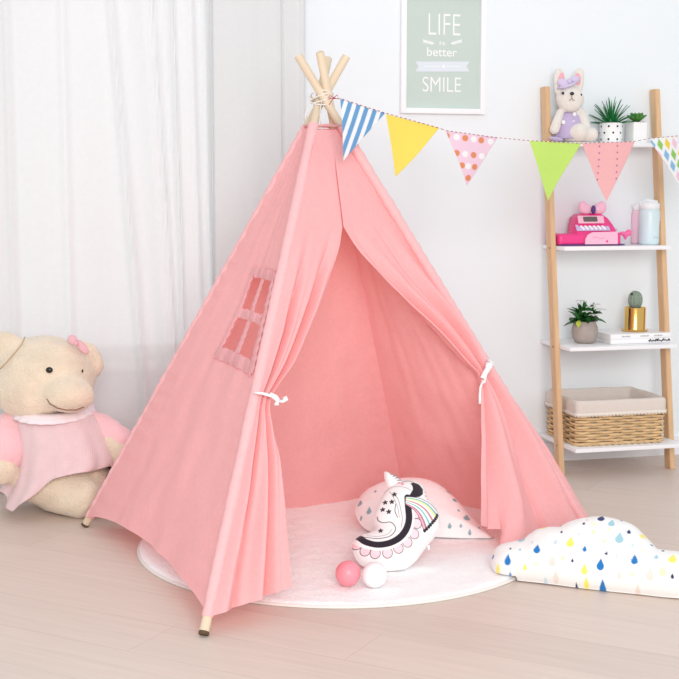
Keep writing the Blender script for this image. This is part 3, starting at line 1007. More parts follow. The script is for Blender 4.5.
flag((446, 131), (498, 138), (466, 186), polka, 'pale pink flag with orange and white dots')
flag((529, 141), (581, 143.5), (549, 201), plain((214, 243, 128)), 'plain lime green flag')
flag((582, 143.5), (634, 142), (607, 201), dotted, 'pink flag with rows of tiny dots')
flag((648, 139), (702, 134), (692, 204), diamonds, 'white flag with coloured diamonds')
# twine: red and white twisted string
M['twine_w'] = mat('white_twine', (240, 236, 232), rough=0.9)
M['twine_r'] = mat('red_twine', (176, 70, 78), rough=0.9)
P = []
for i in range(len(buntroot_pts) - 1):
    (x0, y0), (x1, y1) = buntroot_pts[i], buntroot_pts[i + 1]
    nseg = max(2, int((x1 - x0) / 2.2))
    for k in range(nseg):
        f = k / nseg; P.append(at(x0 + (x1 - x0) * f, y0 + (y1 - y0) * f - 0.3, bY(x0 + (x1 - x0) * f)) + Vector((0, -.0035, 0)))
b = MB()
for i in range(len(P) - 1):
    b.tube([P[i], P[i + 1]], 0.0011, n=6, mi=i % 2)
# small bow of twine by the tent
kn = at(334, 98, bY(334))
b.tube([kn + Vector((0, -.01, 0)), kn + Vector((-.012, -.012, .006)), kn + Vector((-.018, -.012, -.004)), kn + Vector((-.004, -.012, -.002)), kn + Vector((.01, -.012, .008)), kn + Vector((.012, -.012, -.004)), kn + Vector((0, -.012, 0))], .0013, n=6, mi=1)
b.tube([kn + Vector((0, -.01, 0)), kn + Vector((-.010, -.012, -.014)), kn + Vector((-.014, -.012, -.02))], .0012, n=6, mi=1)
b.build('twine', [M['twine_w'], M['twine_r']], bunting, world=True)

# ------------------------------------------------------------------ framed poster
s0, zb = wall_px(401, 113, 0.02); s1, _ = wall_px(485, 113, 0.02)
zt = zb + (s1 - s0) * 1.36
poster = thing('framed_poster', 'white framed grey-green poster reading LIFE is better SMILE, on the wall', 'picture', WP((s0 + s1) / 2, 0, zb), TH)
Wd = s1 - s0; fb = 0.020
M['frame'] = mat('white_picture_frame', (248, 248, 250), rough=0.4)
M['sage'] = mat('sage_poster_paper', (201, 214, 206), rough=0.75, var=0.01)
M['sage2'] = mat('pale_lettering', (246, 248, 248), rough=0.75)
M['lilac_print'] = mat('pale_blue_ribbon_print', (226, 232, 240), rough=0.75)
H_ = zt - zb
b = MB()
for (cx, cz, sx_, sz_) in ((-Wd / 2 + fb / 2, H_ / 2, fb, H_), (Wd / 2 - fb / 2, H_ / 2, fb, H_), (0, fb / 2, Wd - 2 * fb, fb), (0, H_ - fb / 2, Wd - 2 * fb, fb)):
    b.box((cx, -.013, cz), (sx_, .022, sz_), bev=.0012)
b.build('frame', M['frame'], poster, sharp=40)
b = MB(); b.box((0, -.004, H_ / 2), (Wd - 2 * fb + .002, .003, H_ - 2 * fb + .002)); b.build('poster_sheet', M['sage'], poster, smooth=False)
def pxl(x, y):
    s_, z_ = wall_px(x, y, 0.006); return (s_ - (s0 + s1) / 2, z_ - zb)
def text_part(txt, x0, x1, y0, y1, name, m, bold=0.0):
    cu = bpy.data.curves.new(name, 'FONT'); cu.body = txt; cu.extrude = 0.001; cu.offset = bold
    cu.resolution_u = 6
    to = bpy.data.objects.new('tmp', cu); COL.objects.link(to)
    dg = bpy.context.evaluated_depsgraph_get()
    me = bpy.data.meshes.new_from_object(to.evaluated_get(dg))
    bpy.data.objects.remove(to)
    co = np.array([v.co[:] for v in me.vertices])
    mn, mx_ = co.min(0), co.max(0)
    (ax, az), (bx, bz) = pxl(x0, y1), pxl(x1, y0)
    for v in me.vertices:
        x = ax + (v.co.x - mn[0]) / (mx_[0] - mn[0]) * (bx - ax)
        z = az + (v.co.y - mn[1]) / (mx_[1] - mn[1]) * (bz - az)
        v.co = (x, -.0058 - (.0004 if v.co.z > 0 else 0), z)
    me.materials.clear(); me.materials.append(m)
    o = bpy.data.objects.new(name, me); COL.objects.link(o); o.parent = poster
    return o
text_part('LIFE', 428.5, 460.5, 14.5, 34.5, 'lettering_life', M['sage2'], -0.012)
text_part('SMILE', 422.5, 461, 77.5, 91.5, 'lettering_smile', M['sage2'], -0.006)
text_part('better', 427, 457, 48, 56, 'lettering_better', M['sage2'], 0.006)
text_part('is', 439.5, 445.5, 41, 45, 'lettering_is', M['sage2'], 0.0)
for sg in (-1, 1):
    b = MB()
    for k in range(5):
        x, y = 442.5 + sg * (8 + k * 2.0), 43.5 - k * 0.5
        P0 = pxl(x, y); P1 = pxl(x + sg * 3.5, y - 2.5); P2 = pxl(x + sg * 3.0, y - .3); P3 = pxl(x + sg * 3.5, y + 1.6)
        b.prism([P0, P1, P2], -.0062, -.0056); b.prism([P0, P2, P3], -.0062, -.0056)
    b.build('leaf_sprig', M['sage2'], poster, smooth=False)
b = MB(); b.prism([pxl(415.5, 61.5), pxl(469.5, 61.5), pxl(466.5, 66.3), pxl(469.5, 71.5), pxl(415.5, 71.5), pxl(418.5, 66.3)], -.0062, -.0056)
b.build('ribbon_banner', M['lilac_print'], poster, smooth=False)
b = MB()
b.prism([pxl(424, 66), pxl(440, 66), pxl(440, 66.6), pxl(424, 66.6)], -.0066, -.006); b.prism([pxl(447, 66), pxl(461, 66), pxl(461, 66.6), pxl(447, 66.6)], -.0066, -.006)
b.prism([pxl(442, 65), pxl(445, 65), pxl(445, 67.5), pxl(442, 67.5)], -.0066, -.006)
b.build('ribbon_line', M['sage2'], poster, smooth=False)

# ------------------------------------------------------------------ ladder shelf
shelf = thing('ladder_shelf', 'oak and white four-tier ladder shelf leaning on the wall at right', 'shelf', WP(-.05, 0.0, 0), TH)
def S(s, q, z): return Vector((s + .05, -q, z))           # shelf coordinates: along wall, out of wall, up
SL0, SL1, SR0, SR1 = -0.294, -0.273, 0.174, 0.196
def leg_q(z): return 0.262 - 0.143 * z
for (a, c) in ((SL0, SL1), (SR0, SR1)):
    b = MB(); D = 0.046; Zt = 1.487
    V = []
    for z in (0, Zt):
        for (s_, qo) in ((a, 0), (c, 0), (c, -D), (a, -D)):
            V.append(S(s_, max(leg_q(z) + qo, 0.003), z))
    bm = bmesh.new(); vs_ = [bm.verts.new(v) for v in V]
    for f in ([0, 1, 2, 3], [7, 6, 5, 4], [0, 4, 5, 1], [1, 5, 6, 2], [2, 6, 7, 3], [3, 7, 4, 0]): bm.faces.new([vs_[i] for i in f])
    bmesh.ops.bevel(bm, geom=bm.edges[:], offset=.002, segments=2, affect='EDGES')
    bm.verts.index_update()
    b.add([v.co.copy() for v in bm.verts], [[v.index for v in f.verts] for f in bm.faces]); bm.free()
    o = b.build('leg', M['leg'], shelf, sharp=40)
BZ = [0.1195, 0.4970, 0.8745, 1.2715]       # upper faces of the boards
BQ = [0.352, 0.285, 0.215, 0.135]
for z, q in zip(BZ, BQ):
    b = MB(); b.box(S((SL1 + SR0) / 2, (q + .004) / 2, z - .0075), (SR0 - SL1 - .0006, q - .004, .015), bev=.0015)
    # little raised back rail
    o = b.build('shelf_board', M['board'], shelf, sharp=40)
M['screw'] = mat('steel_screw', (120, 110, 100), rough=0.4, metal=0.8)
for z in BZ:
    for s_ in (SL0 - .0006,):
        b = MB(); b.lathe([(0, -.001), (.0035, -.001), (.0035, .0012), (0, .0012)], n=12, M4=Matrix.Translation(S(s_, leg_q(z) - .015, z - .008)) @ Matrix.Rotation(PI / 2, 4, 'Y'))
        b.build('screw', M['screw'], shelf)
# frame helper: things on the shelf stand in a frame turned with the wall
def on_shelf(name, label, cat, s, q, z, turn=0.0, group=None):
    return thing(name, label, cat, WP(s, q, z), TH + turn, group)
def spx(x, y, q): return wall_px(x, y, q)

# ---- wicker basket on the lowest board
bs0, bs1, bq0, bq1 = -0.252, 0.120, 0.026, 0.306
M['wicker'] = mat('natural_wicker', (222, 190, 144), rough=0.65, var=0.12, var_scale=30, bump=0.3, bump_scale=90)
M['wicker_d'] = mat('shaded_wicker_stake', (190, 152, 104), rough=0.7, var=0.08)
M['linen'] = mat('beige_linen_lining', (224, 213, 203), rough=0.95, var=0.02, var_scale=60, bump=0.3, bump_scale=200)
M['lace'] = mat('cream_lace', (238, 229, 218), rough=0.95, bump=0.3, bump_scale=200)
bw, bd, bh = bs1 - bs0 - .012, bq1 - bq0, 0.172
basket = on_shelf('wicker_basket', 'rectangular wicker basket with beige linen lining on the lowest shelf board', 'basket', (bs0 + bs1) / 2, (bq0 + bq1) / 2, BZ[0] + .0008)
hx, hy = bw / 2, bd / 2
def peri(t, inset=0.0):        # rounded rectangle walked by 0..1
    w, d, r = hx - inset, hy - inset, 0.018
    segs = [(2 * (w - r)), PI / 2 * r, 2 * (d - r), PI / 2 * r] * 2
    tot = sum(segs); q = (t % 1.0) * tot
    pos = [(-w + r, -d), (w, -d + r), (w - r, d), (-w, d - r)]
    k = 0
    while q > segs[k] and k < 7: q -= segs[k]; k += 1
    side, arc = divmod(k, 2)
    a0 = -PI / 2 + side * PI / 2
    T = Vector((math.cos(side * PI / 2), math.sin(side * PI / 2)))
    st = Vector(pos[side])
    if arc == 0:
        p = st + T * q; n = Vector((math.cos(a0), math.sin(a0)))
    else:
        e = st + T * segs[k - 1]; c = e + Vector((-math.cos(a0), -math.sin(a0))) * r
        a = a0 + q / r; n = Vector((math.cos(a), math.sin(a))); p = c + n * r
    return p, n, tot
_, _, PT = peri(0)
nst = 26
b = MB()
rows = 12
for j in range(rows):
    z = 0.008 + j * 0.0106
    pts = []
    K = nst * 6
    for i in range(K):
        t = i / K
        p, n, _ = peri(t)
        amp = 0.0056 * math.cos(PI * (t * nst) + PI * (j % 2))
        p = p + n * amp
        pts.append((p.x, p.y, z + 0.0010 * math.sin(i * 1.7 + j)))
    b.tube(pts, 0.0051, n=8, closed=True)
for zz in (0.002, 0.0065):
    pts = []
    for i in range(240):
        p, n, _ = peri(i / 240); p = p + n * (.004 + .002 * math.sin(i * 1.2 + zz * 900))
        pts.append((p.x, p.y, zz + .002 + .0018 * math.cos(i * 1.2 + zz * 900)))
    b.tube(pts, 0.0036, n=6, closed=True)
b.build('woven_side', M['wicker'], basket)
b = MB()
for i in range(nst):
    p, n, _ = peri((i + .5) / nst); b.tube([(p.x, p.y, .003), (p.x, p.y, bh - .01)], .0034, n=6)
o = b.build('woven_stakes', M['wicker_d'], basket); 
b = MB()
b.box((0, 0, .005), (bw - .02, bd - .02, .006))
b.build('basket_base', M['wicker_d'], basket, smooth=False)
# lining: inside walls, fold over the rim, outer cuff with scalloped lace
def cuff(prof, name, m, scal=0.0, K=300, wav=0.0):
    b = MB()
    V = []; F = []
    for (ins, z) in prof:
        for i in range(K):
            p, n, _ = peri(i / K, ins)
            w = wav * noise.noise(Vector((p.x * 18, p.y * 18, z * 10)))
            p = p + n * w
            V.append((p.x, p.y, z + (w * .6)))
    for j in range(len(prof) - 1):
        for i in range(K): F.append([j * K + i, j * K + (i + 1) % K, (j + 1) * K + (i + 1) % K, (j + 1) * K + i])
    if scal:
        last = (len(prof) - 1) * K
        for i in range(K):
            x, y, z = V[last + i]; V[last + i] = (x, y, z - scal * abs(math.sin(PI * i / K * 92)))
    b.add(V, F)
    return b.build(name, m, basket)
cuff([(0.018, 0.010), (0.017, 0.08), (0.014, bh - .012), (0.003, bh + .001), (-0.002, bh + .004), (-0.007, bh), (-0.010, bh - .01), (-0.0105, bh - .03), (-0.011, bh - .047)], 'lining', M['linen'], wav=.004)
b = MB(); b.box((0, 0, .012), (bw - .038, bd - .038, .004)); b.build('lining_floor', M['linen'], basket, smooth=False)
o = cuff([(-0.0125, bh - .043), (-0.0128, bh - .048), (-0.0125, bh - .053)], 'lace_edge', M['lace'], scal=.006, K=920, wav=.002); solid(o, .001)

# ---- plants helper
def leaf(b, base, direc, length, width, bend, n=10, mi=0, thick=0.0, tipw=0.0, roundness=1.0, M4=None):
    d = Vector(direc).normalized(); up = Vector((0, 0, 1))
    side = d.cross(up)
    side = side.normalized() if side.length > 1e-4 else Vector((1, 0, 0))
    V = []; F = []
    p = Vector(base); cur = d.copy(); st = length / n
    for i in range(n + 1):
        t = i / n
        w = width * (math.sin(PI * min(1, (t * .92 + .08))) ** roundness if not tipw else (1 - t) ** .8) * 0.5
        nrm = side.cross(cur).normalized()
        V += [p - side * w + nrm * w * .35, p - nrm * thick, p + side * w + nrm * w * .35]
        cur = (cur + Vector((0, 0, -bend / n))).normalized()
        p = p + cur * st
    for i in range(n):
        a = i * 3
        F += [[a, a + 1, a + 4, a + 3], [a + 1, a + 2, a + 5, a + 4]]
    b.add(V, F, mi, M4)
M['leaf'] = mat('glossy_green_leaf', (48, 118, 52), rough=0.4, var=0.25, var_scale=30, spec=0.5)
M['leaf2'] = mat('deep_green_spike', (28, 120, 60), rough=0.45, var=0.2, var_scale=40, spec=0.4)
M['leaf3'] = mat('light_green_succulent', (78, 140, 62), rough=0.5, var=0.2, var_scale=40)
M['soil'] = mat('dark_soil', (74, 58, 46), rough=1.0, var=0.3, var_scale=80, bump=1.0, bump_scale=150)
M['pot_white'] = mat('white_ceramic', (247, 246, 245), rough=0.4, spec=0.4)
M['black_dot'] = mat('black_glaze_dot', (30, 28, 30), rough=0.5)
M['pot_grey'] = mat('grey_ceramic', (172, 160, 152), rough=0.45, var=0.06, var_scale=40, bump=0.25, bump_scale=60)
M['petal'] = mat('white_petal', (250, 249, 248), rough=0.7, trans=0.3)
M['gold'] = mat('polished_gold', (232, 190, 110), rough=0.18, metal=1.0)
M['cactus'] = mat('grey_green_cactus', (140, 156, 140), rough=0.8, var=0.08, var_scale=50, bump=0.3, bump_scale=90)

# ---- top board: bunny, spotted pot, small pot
q = 0.062
s_, _z = spx(610.5, 141, q)
pot = on_shelf('potted_spiky_plant', 'spiky green plant in white pot with black dots on the top board', 'plant', s_, q, BZ[3] + .0005)
pr = 0.0445; ph = 0.078
b = MB(); b.lathe([(0, 0), (pr - .006, 0), (pr - .002, .003), (pr, .012), (pr, ph - .003), (pr - .002, ph), (pr - .005, ph), (pr - .006, ph - .012), (0, ph - .012)], n=48, caps=False)
po = b.build('pot', M['pot_white'], pot, sharp=50)
b = MB(); b.lathe([(pr - .006, ph - .010), (0, ph - .008)], n=32, caps=False); b.build('soil', M['soil'], pot)
for j, zz in enumerate((.014, .039, .064)):
    for k in range(8):
        a = 2 * PI * (k + (j % 2) * .5) / 8 + .15
        mm = Matrix.Rotation(a, 4, 'Z') @ Matrix.Translation((0, -pr - .0002, zz)) @ Matrix.Rotation(PI / 2, 4, 'X')
        b = MB(); b.lathe([(0, .0012), (.003, .0010), (.0042, 0), (0, -.001)], n=12, M4=mm, caps=False)
        b.build('dot', M['black_dot'], po)
b = MB()
rnd = random.Random(4)
for ring, (cnt, el, ln, wd) in enumerate(((9, 12, .105, .009), (11, 32, .100, .009), (12, 52, .092, .009), (12, 68, .075, .009))):
    for k in range(cnt):
        a = 2 * PI * k / cnt + ring * .4 + rnd.uniform(-.15, .15)
        e = math.radians(90 - el + rnd.uniform(-6, 6))
        leaf(b, (0.012 * math.cos(a) * el / 60, .012 * math.sin(a) * el / 60, ph - .008), (math.cos(a) * math.cos(e), math.sin(a) * math.cos(e), math.sin(e)), ln * 1.08 * rnd.uniform(.85, 1.0), wd * 1.5, 0.25, n=8, tipw=1, thick=.002)
b.build('spiky_leaves', M['leaf2'], pot)

s_, _z = spx(636.5, 138, q)
pot2 = on_shelf('potted_succulent', 'small green succulent in plain white square pot on the top board', 'plant', s_ - .002, q, BZ[3] + .0005, 0.1)
a_ = .0305
b = MB(); b.box((0, 0, .041), (a_ * 2, a_ * 2, .082), bev=.004, seg=3)
b.build('pot', M['pot_white'], pot2, sharp=45)
b = MB(); b.box((0, 0, .0825), (a_ * 2 - .012, a_ * 2 - .012, .002)); b.build('soil', M['soil'], pot2, smooth=False)
b = MB()
for ring, (cnt, el, ln, wd) in enumerate(((9, 62, .046, .016), (9, 38, .042, .015), (6, 16, .034, .013))):
    for k in range(cnt):
        a = 2 * PI * k / cnt + ring * .35; e = math.radians(90 - el)
        leaf(b, (0, 0, .084), (math.cos(a) * math.cos(e), math.sin(a) * math.cos(e), math.sin(e)), ln, wd, -.35, n=7, thick=.004, roundness=.8)
o = b.build('rosette', M['leaf3'], pot2); solid(o, .0015)

# ---- bunny
M['plush_cream'] = mat('cream_plush', (238, 231, 222), rough=1.0, var=0.03, var_scale=60, bump=0.7, bump_scale=220, sheen=0.4)
M['lilac'] = mat('lilac_felt', (196, 180, 214), rough=0.95, var=0.04, var_scale=60, bump=0.3, bump_scale=200, sheen=0.3)
M['ear_pink'] = mat('pink_inner_ear', (243, 176, 184), rough=0.9)
M['black_eye'] = mat('shiny_black_eye', (18, 16, 18), rough=0.2, spec=0.6)
bs, _z = spx(567, 137, .075)
bun = on_shelf('plush_bunny', 'cream plush bunny in lilac vest sitting at the left end of the top board', 'toy', bs, .075, BZ[3] + .0005)
U1 = 0.00392                     # metres per photo pixel at the shelf
def B2(x, y, d=0.0): return Vector(((x - 567) * U1 - d * 0.5 + .012, -d, (138.5 - y) * U1))
b = MB()
b.ell(B2(566.5, 96.5, .01), (.056, .046, .050)); b.ell(B2(567, 101, .025), (.042, .032, .034))
b.ell(B2(568, 121, .0), (.040, .034, .058))
for (x0, y0, x1, y1) in ((556, 88, 554, 72), (573, 87, 576, 71)):
    for k in range(9):
        t = k / 8; b.ell(B2(x0 + (x1 - x0) * t, y0 + (y1 - y0) * t, .0), (.025 * (1 - .2 * t ** 3), .013, .022))
for (p0, p1, r0, r1, d0, d1) in (((556, 110), (551, 126), .016, .020, .01, .03), ((579, 110), (584, 125), .018, .022, .01, .02), ((566, 131), (577, 130), .030, .036, .02, .05), ((580, 132), (590, 131), .026, .028, .03, .045)):
    for k in range(8):
        t = k / 7; r = r0 + (r1 - r0) * t
        P_ = B2(p0[0] + (p1[0] - p0[0]) * t, p0[1] + (p1[1] - p0[1]) * t, d0 + (d1 - d0) * t); P_.z = max(P_.z, r + .0005)
        b.ell(P_, (r, r, r), nu=14, nv=10)
body = b.build('body', M['plush_cream'], bun); blobify(body, .0045, 4, .002, .01)
b = MB()
V = []; F = []
ringz = [(109.5, .026, .027), (113, .038, .034), (119, .047, .042), (126, .051, .048), (131, .055, .052), (135, .060, .056)]
K = 40
for i, (y, rx, ry) in enumerate(ringz):
    for k in range(K):
        a = 2 * PI * k / K; w = 1 + .03 * math.sin(a * 7 + i) * i / 5
        p = B2(566, y, .006) + Vector((rx * w * math.cos(a), ry * w * math.sin(a), 0)); V.append(p)
for j in range(len(ringz) - 1):
    for k in range(K): F.append([j * K + k, j * K + (k + 1) % K, (j + 1) * K + (k + 1) % K, (j + 1) * K + k])
b.add(V, F); b.ell(B2(567, 119, .006), (.0, .0, .0), nu=3, nv=2) if False else None
solid(b.build('vest', M['lilac'], bun), .002)
b = MB(); b.ell(B2(553, 135.5, .035), (.03, .018, .008), rot=(0, .15, 0)); b.build('skirt_hem', M['lilac'], bun)
for (x, y, r, m, nm, dd) in ((559.3, 91.5, .0058, 'black_eye', 'eye', .058), (578.2, 92.8, .0055, 'black_eye', 'eye', .052), (569, 91.8, .0088, 'black_eye', 'nose', .062)):
    b = MB(); b.ell(B2(x, y, dd - .008), (r, r * .6, r * (.75 if nm == 'nose' else 1))); b.build(nm, M[m], bun)
b = MB(); b.tube([B2(569, 93.5, .062), B2(569, 96.5, .062), B2(567, 98.5, .0605), B2(566, 98, .0595)], .0012, n=6); b.tube([B2(569, 96.5, .062), B2(571, 98.5, .0605), B2(572, 98, .059)], .0012, n=6)
M['brown_thread'] = mat('brown_stitching', (140, 98, 84), rough=0.9)
b.build('mouth', M['brown_thread'], bun)
for (x, y, rt) in ((557, 77, .1), (574.5, 77, -.1)):
    b = MB(); b.ell(B2(x, y, .0135), (.012, .004, .024), rot=(0, rt, 0)); b.build('inner_ear', M['ear_pink'], bun)
M['bow_lilac'] = mat('pale_lilac_bow_satin', (214, 200, 230), rough=0.6, sheen=0.3)
b = MB(); b.ell(B2(559.5, 82, .030), (.026, .012, .017), rot=(0, .5, 0)); b.ell(B2(571.5, 77.5, .028), (.020, .011, .013), rot=(0, -.1, 0)); b.ell(B2(565.5, 79.5, .036), (.009, .010, .010))
b.tube([B2(553, 86, .018), B2(560, 85.5, .04), B2(568, 83, .042), B2(576, 78, .02)], .005, n=8)
b.build('hair_bow', M['bow_lilac'], bun)
for (x, y) in ((572, 111.5), (560.5, 119.5), (571, 119.5)):
    b = MB()
    for k in range(5):
        a = 2 * PI * k / 5; b.ell(B2(x + 1.2 * math.cos(a), y + 1.2 * math.sin(a), .0465), (.0038, .002, .0038), nu=10, nv=6)
    b.build('flower_patch', M['ribbon'], bun)

# ---- second board: toy cash register, two tumblers
M['hotpink'] = mat('hot_pink_plastic', (240, 62, 138), rough=0.3, spec=0.5)
M['midpink'] = mat('pink_plastic', (246, 110, 166), rough=0.3, spec=0.5)
M['palepink'] = mat('pale_pink_plastic', (250, 190, 212), rough=0.35, spec=0.5)
M['lilac_pl'] = mat('lilac_plastic', (206, 190, 226), rough=0.35)
M['lcd'] = mat('grey_lcd_screen', (104, 96, 92), rough=0.25)
M['purple'] = mat('dark_purple_trim', (92, 62, 130), rough=0.4)
rs, _z = spx(588, 244, .095)
reg = on_shelf('toy_cash_register', 'hot pink toy cash register with bow on the second board from the top', 'toy', rs, .095, BZ[2] + .0005, -0.03)
U2 = 0.00385
def R2(x, y): return ((x - 588) * U2, (244.5 - y) * U2)
b = MB()                                              # tray: hot pink rounded base at left
b.box((-.078, .0, .024), (.135, .115, .044), bev=.016, seg=4); b.build('base_tray', M['hotpink'], reg, sharp=60)
b = MB(); b.box((-.003, -.0, .0035), (.262, .120, .005), bev=.002); b.build('bottom_plate', M['purple'], reg)
b = MB(); b.box((.045, -.003, .027), (.130, .120, .047), bev=.010, seg=3); b.build('drawer_housing', M['hotpink'], reg, sharp=60)
b = MB()
dp = [(p_[0] - .030, p_[1]) for p_ in (R2(585.5, 243), R2(585.5, 238), R2(588, 233.5), R2(593, 231), R2(620, 230.5), R2(620.5, 243))]
b.prism(dp, -.066, -.060); dr = b.build('drawer', M['palepink'], reg, smooth=False)
b = MB(); b.ell((.050, -.067, .017), (.004, .002, .005)); b.build('keyhole', M['hotpink'], dr)
b = MB(); b.tube([(-.01 + .01 * k, -.0665, .030 + .004 * math.sin(k * 1.3)) for k in range(6)], .0007, n=5); b.build('script_mark', M['midpink'], dr)
# sloping body
bd_ = [R2(570, 233), R2(572, 225), R2(575, 217), R2(580, 213.5), R2(590, 212), R2(601, 213), R2(607, 217.5), R2(611, 224), R2(613, 228), R2(614, 233)]
V = []; F = []; n_ = len(bd_)
c2 = np.mean(bd_, 0)
sections = [(-.050, .96, 0.0), (-.045, 1.0, 0), (.040, 1.0, 0), (.050, .93, 0)]
for (y, sc_, _) in sections:
    for p in bd_:
        V.append((c2[0] + (p[0] - c2[0]) * sc_, y + (p[1] - .045) * .45, .043 + (p[1] - .043) * sc_))
for j in range(3):
    for k in range(n_): F.append([j * n_ + k, j * n_ + (k + 1) % n_, (j + 1) * n_ + (k + 1) % n_, (j + 1) * n_ + k])
F.append(list(range(n_))); F.append([3 * n_ + k for k in range(n_)][::-1])
b = MB(); b.add(V, F); o = b.build('register_body', M['hotpink'], reg, sharp=50)
def plate(x0, y0, x1, y1, yy, m, name, parent, slope=.45, th=.004, bev=.002):
    (ax, az), (bx, bz) = R2(x0, y1), R2(x1, y0)
    mm = Matrix.Translation(((ax + bx) / 2 - .022, yy + ((az + bz) / 2 - .045) * slope, (az + bz) / 2)) @ Matrix.Rotation(-math.atan(slope), 4, 'X')
    b = MB(); b.box((0, 0, 0), (bx - ax, th, (bz - az) * 1.05), bev=bev, M4=mm); return b.build(name, m, parent, sharp=40)
fp = plate(579, 214.5, 607, 222.5, -.0535, M['palepink'], 'display_panel', reg)
plate(584.5, 215.5, 599.5, 220.5, -.0575, M['lcd'], 'lcd_screen', fp)
kb = plate(576, 223, 612, 230.5, -.060, M['lilac_pl'], 'keypad', reg, slope=.9)
for k in range(6):
    (ax, az) = R2(582.5 + k * 4.6, 226.5)
    b = MB(); mm = Matrix.Translation((ax - .022, -.064 + (az - .045) * .9, az)) @ Matrix.Rotation(-.73, 4, 'X') @ Matrix.Rotation(-.5, 4, 'Y')
    b.box((0, 0, 0), (.008, .005, .022), bev=.002, M4=mm); b.build('key', M['ribbon'], kb)
for sg in (-1, 1):
    (ax, az) = R2(590.5 + sg * 7.5, 207)
    b = MB(); b.ell((ax, -.01, az - .002), (.027, .016, .022), rot=(0, -sg * .35, 0)); b.ell((ax + sg * .012, -.012, az + .004), (.017, .014, .025)); o = b.build('bow_loop', M['palepink'], reg); blobify(o, .003, 3)
(ax, az) = R2(590.5, 208)
b = MB(); b.ell((ax, -.022, az - .002), (.009, .010, .017)); b.build('bow_knot', M['purple'], reg)
b = MB(); (ax, az) = R2(615, 229); b.box((ax - .01, -.02, az), (.024, .03, .012), bev=.004); b.build('scanner_rest', M['lilac_pl'], reg)
b = MB(); (ax, az) = R2(623, 233); b.ell((ax, -.035, az), (.020, .012, .009), rot=(0, .2, 0)); b.ell((ax + .019, -.035, az + .004), (.013, .011, .014)); b.ell((ax + .006, -.035, az - .010), (.008, .008, .014)); o = b.build('toy_scanner', M['midpink'], reg); blobify(o, .003, 3)

M['blue_cup'] = mat('pale_blue_enamel', (216, 233, 238), rough=0.3, spec=0.5)
M['pink_cup'] = mat('pale_pink_enamel', (246, 208, 222), rough=0.25, spec=0.5)
M['lidm'] = mat('white_lid_plastic', (244, 246, 247), rough=0.4)
M['glyph'] = mat('dark_blue_mark', (70, 90, 120), rough=0.6)
def tumbler(px, q, r, h, label, m, marks):
    s_, _ = spx(px, 243, q)
    t = on_shelf('tumbler', label, 'bottle', s_, q, BZ[2] + .0005, 0, 'tumblers on the shelf')
    b = MB(); b.lathe([(0, 0), (r - .004, 0), (r - .001, .004), (r, .010), (r, h * .68), (r - .001, h * .74), (r - .004, h * .79), (r - .007, h * .80), (0, h * .80)], n=48, caps=False)
    o = b.build('cup_body', m, t, sharp=60)
    b = MB(); b.lathe([(0, h * .79), (r - .006, h * .79), (r - .003, h * .81), (r - .003, h * .90), (r - .008, h * .94), (r * .55, h * .955), (r * .5, h * .97), (r * .46, h), (0, h)], n=48, caps=False)
    b.box((0.012, -.01, h * .955), (.022, .022, h * .07), bev=.004)
    b.tube([(-r + .004, 0, h * .86), (-r - .003, 0, h * .93), (-r * .5, 0, h * 1.0), (0, 0, h * 1.01)], .003, n=8)
    b.build('lid', M['lidm'], t, sharp=50)
    if marks:
        b = MB()
        for k in range(4):
            mm = Matrix.Rotation(0.85, 4, 'Z') @ Matrix.Translation((0, -r - .0002, h * .50 - k * .009))
            b.box((0, 0, 0), (.004 if k % 2 else .007, .0007, .006), M4=mm)
        b.build('printed_mark', M['glyph'], o, smooth=False)
        b = MB(); b.tube([Vector((math.sin(a) * (r + .0002), -math.cos(a) * (r + .0002), h * .16 + .004 * math.sin(a * 9))) for a in lins(-.1, .5, 9)], .0005, n=5); b.build('script_mark', M['glyph'], o)
    return t
tumbler(649, .095, .041, .176, 'pale blue tumbler with white lid standing in front of the pink tumbler', M['blue_cup'], True)
tumbler(638.0, .024, .027, .168, 'pale pink tumbler half hidden behind the blue tumbler', M['pink_cup'], False)

# ---- third board: grey pot, magazines, gold tin with cactus
s_, _ = spx(584.5, 344, .155)
gp = on_shelf('potted_flowering_plant', 'leafy plant with white flowers in round grey pot on the third board', 'plant', s_, .155, BZ[1] + .0005)
b = MB(); b.lathe([(0, 0), (.030, 0), (.038, .004), (.047, .020), (.0515, .040), (.050, .060), (.044, .074), (.042, .080), (.044, .084), (.041, .086), (.038, .082), (.038, .072), (0, .072)], n=56, caps=False)
b.build('pot', M['pot_grey'], gp, sharp=70)
b = MB(); b.lathe([(.0385, .074), (0, .076)], n=32, caps=False); b.build('soil', M['soil'], gp)
b = MB(); rnd = random.Random(11)
for k in range(46):
    a = rnd.uniform(0, 2 * PI); e = math.radians(rnd.uniform(15, 85)); ln = rnd.uniform(.050, .080)
    base = (-.008 + rnd.uniform(-.018, .018), rnd.uniform(-.018, .018), .076 + rnd.uniform(0, .025))
    leaf(b, base, (math.cos(a) * math.cos(e), math.sin(a) * math.cos(e), math.sin(e)), ln, rnd.uniform(.030, .040), .8, n=8, thick=.001, roundness=.75)
b.build('foliage', M['leaf'], gp)
b = MB(); leaf(b, (-.035, -.02, .09), (-.3, -.5, -.8), .032, .02, .2); b.build('yellow_leaf', mat('yellow_green_leaf', (190, 206, 80), rough=.5), gp)
for (dx, dy, dz) in ((-.030, -.02, .165), (.004, -.045, .142), (-.014, -.050, .125), (.030, -.03, .150), (.048, -.04, .132), (.012, -.055, .112)):
    b = MB()
    b.tube([(dx * .3, dy * .3, .08), (dx * .7, dy * .7, (dz + .08) / 2 + .01), (dx, dy, dz)], .0009, n=5)
    for k in range(6):
        a = 2 * PI * k / 6
        leaf(b, (dx, dy, dz), (math.cos(a), math.sin(a), .3), .024, .020, .6, n=5, mi=1, roundness=.7)
    b.build('flower', [M['leaf3'], M['petal']], gp)
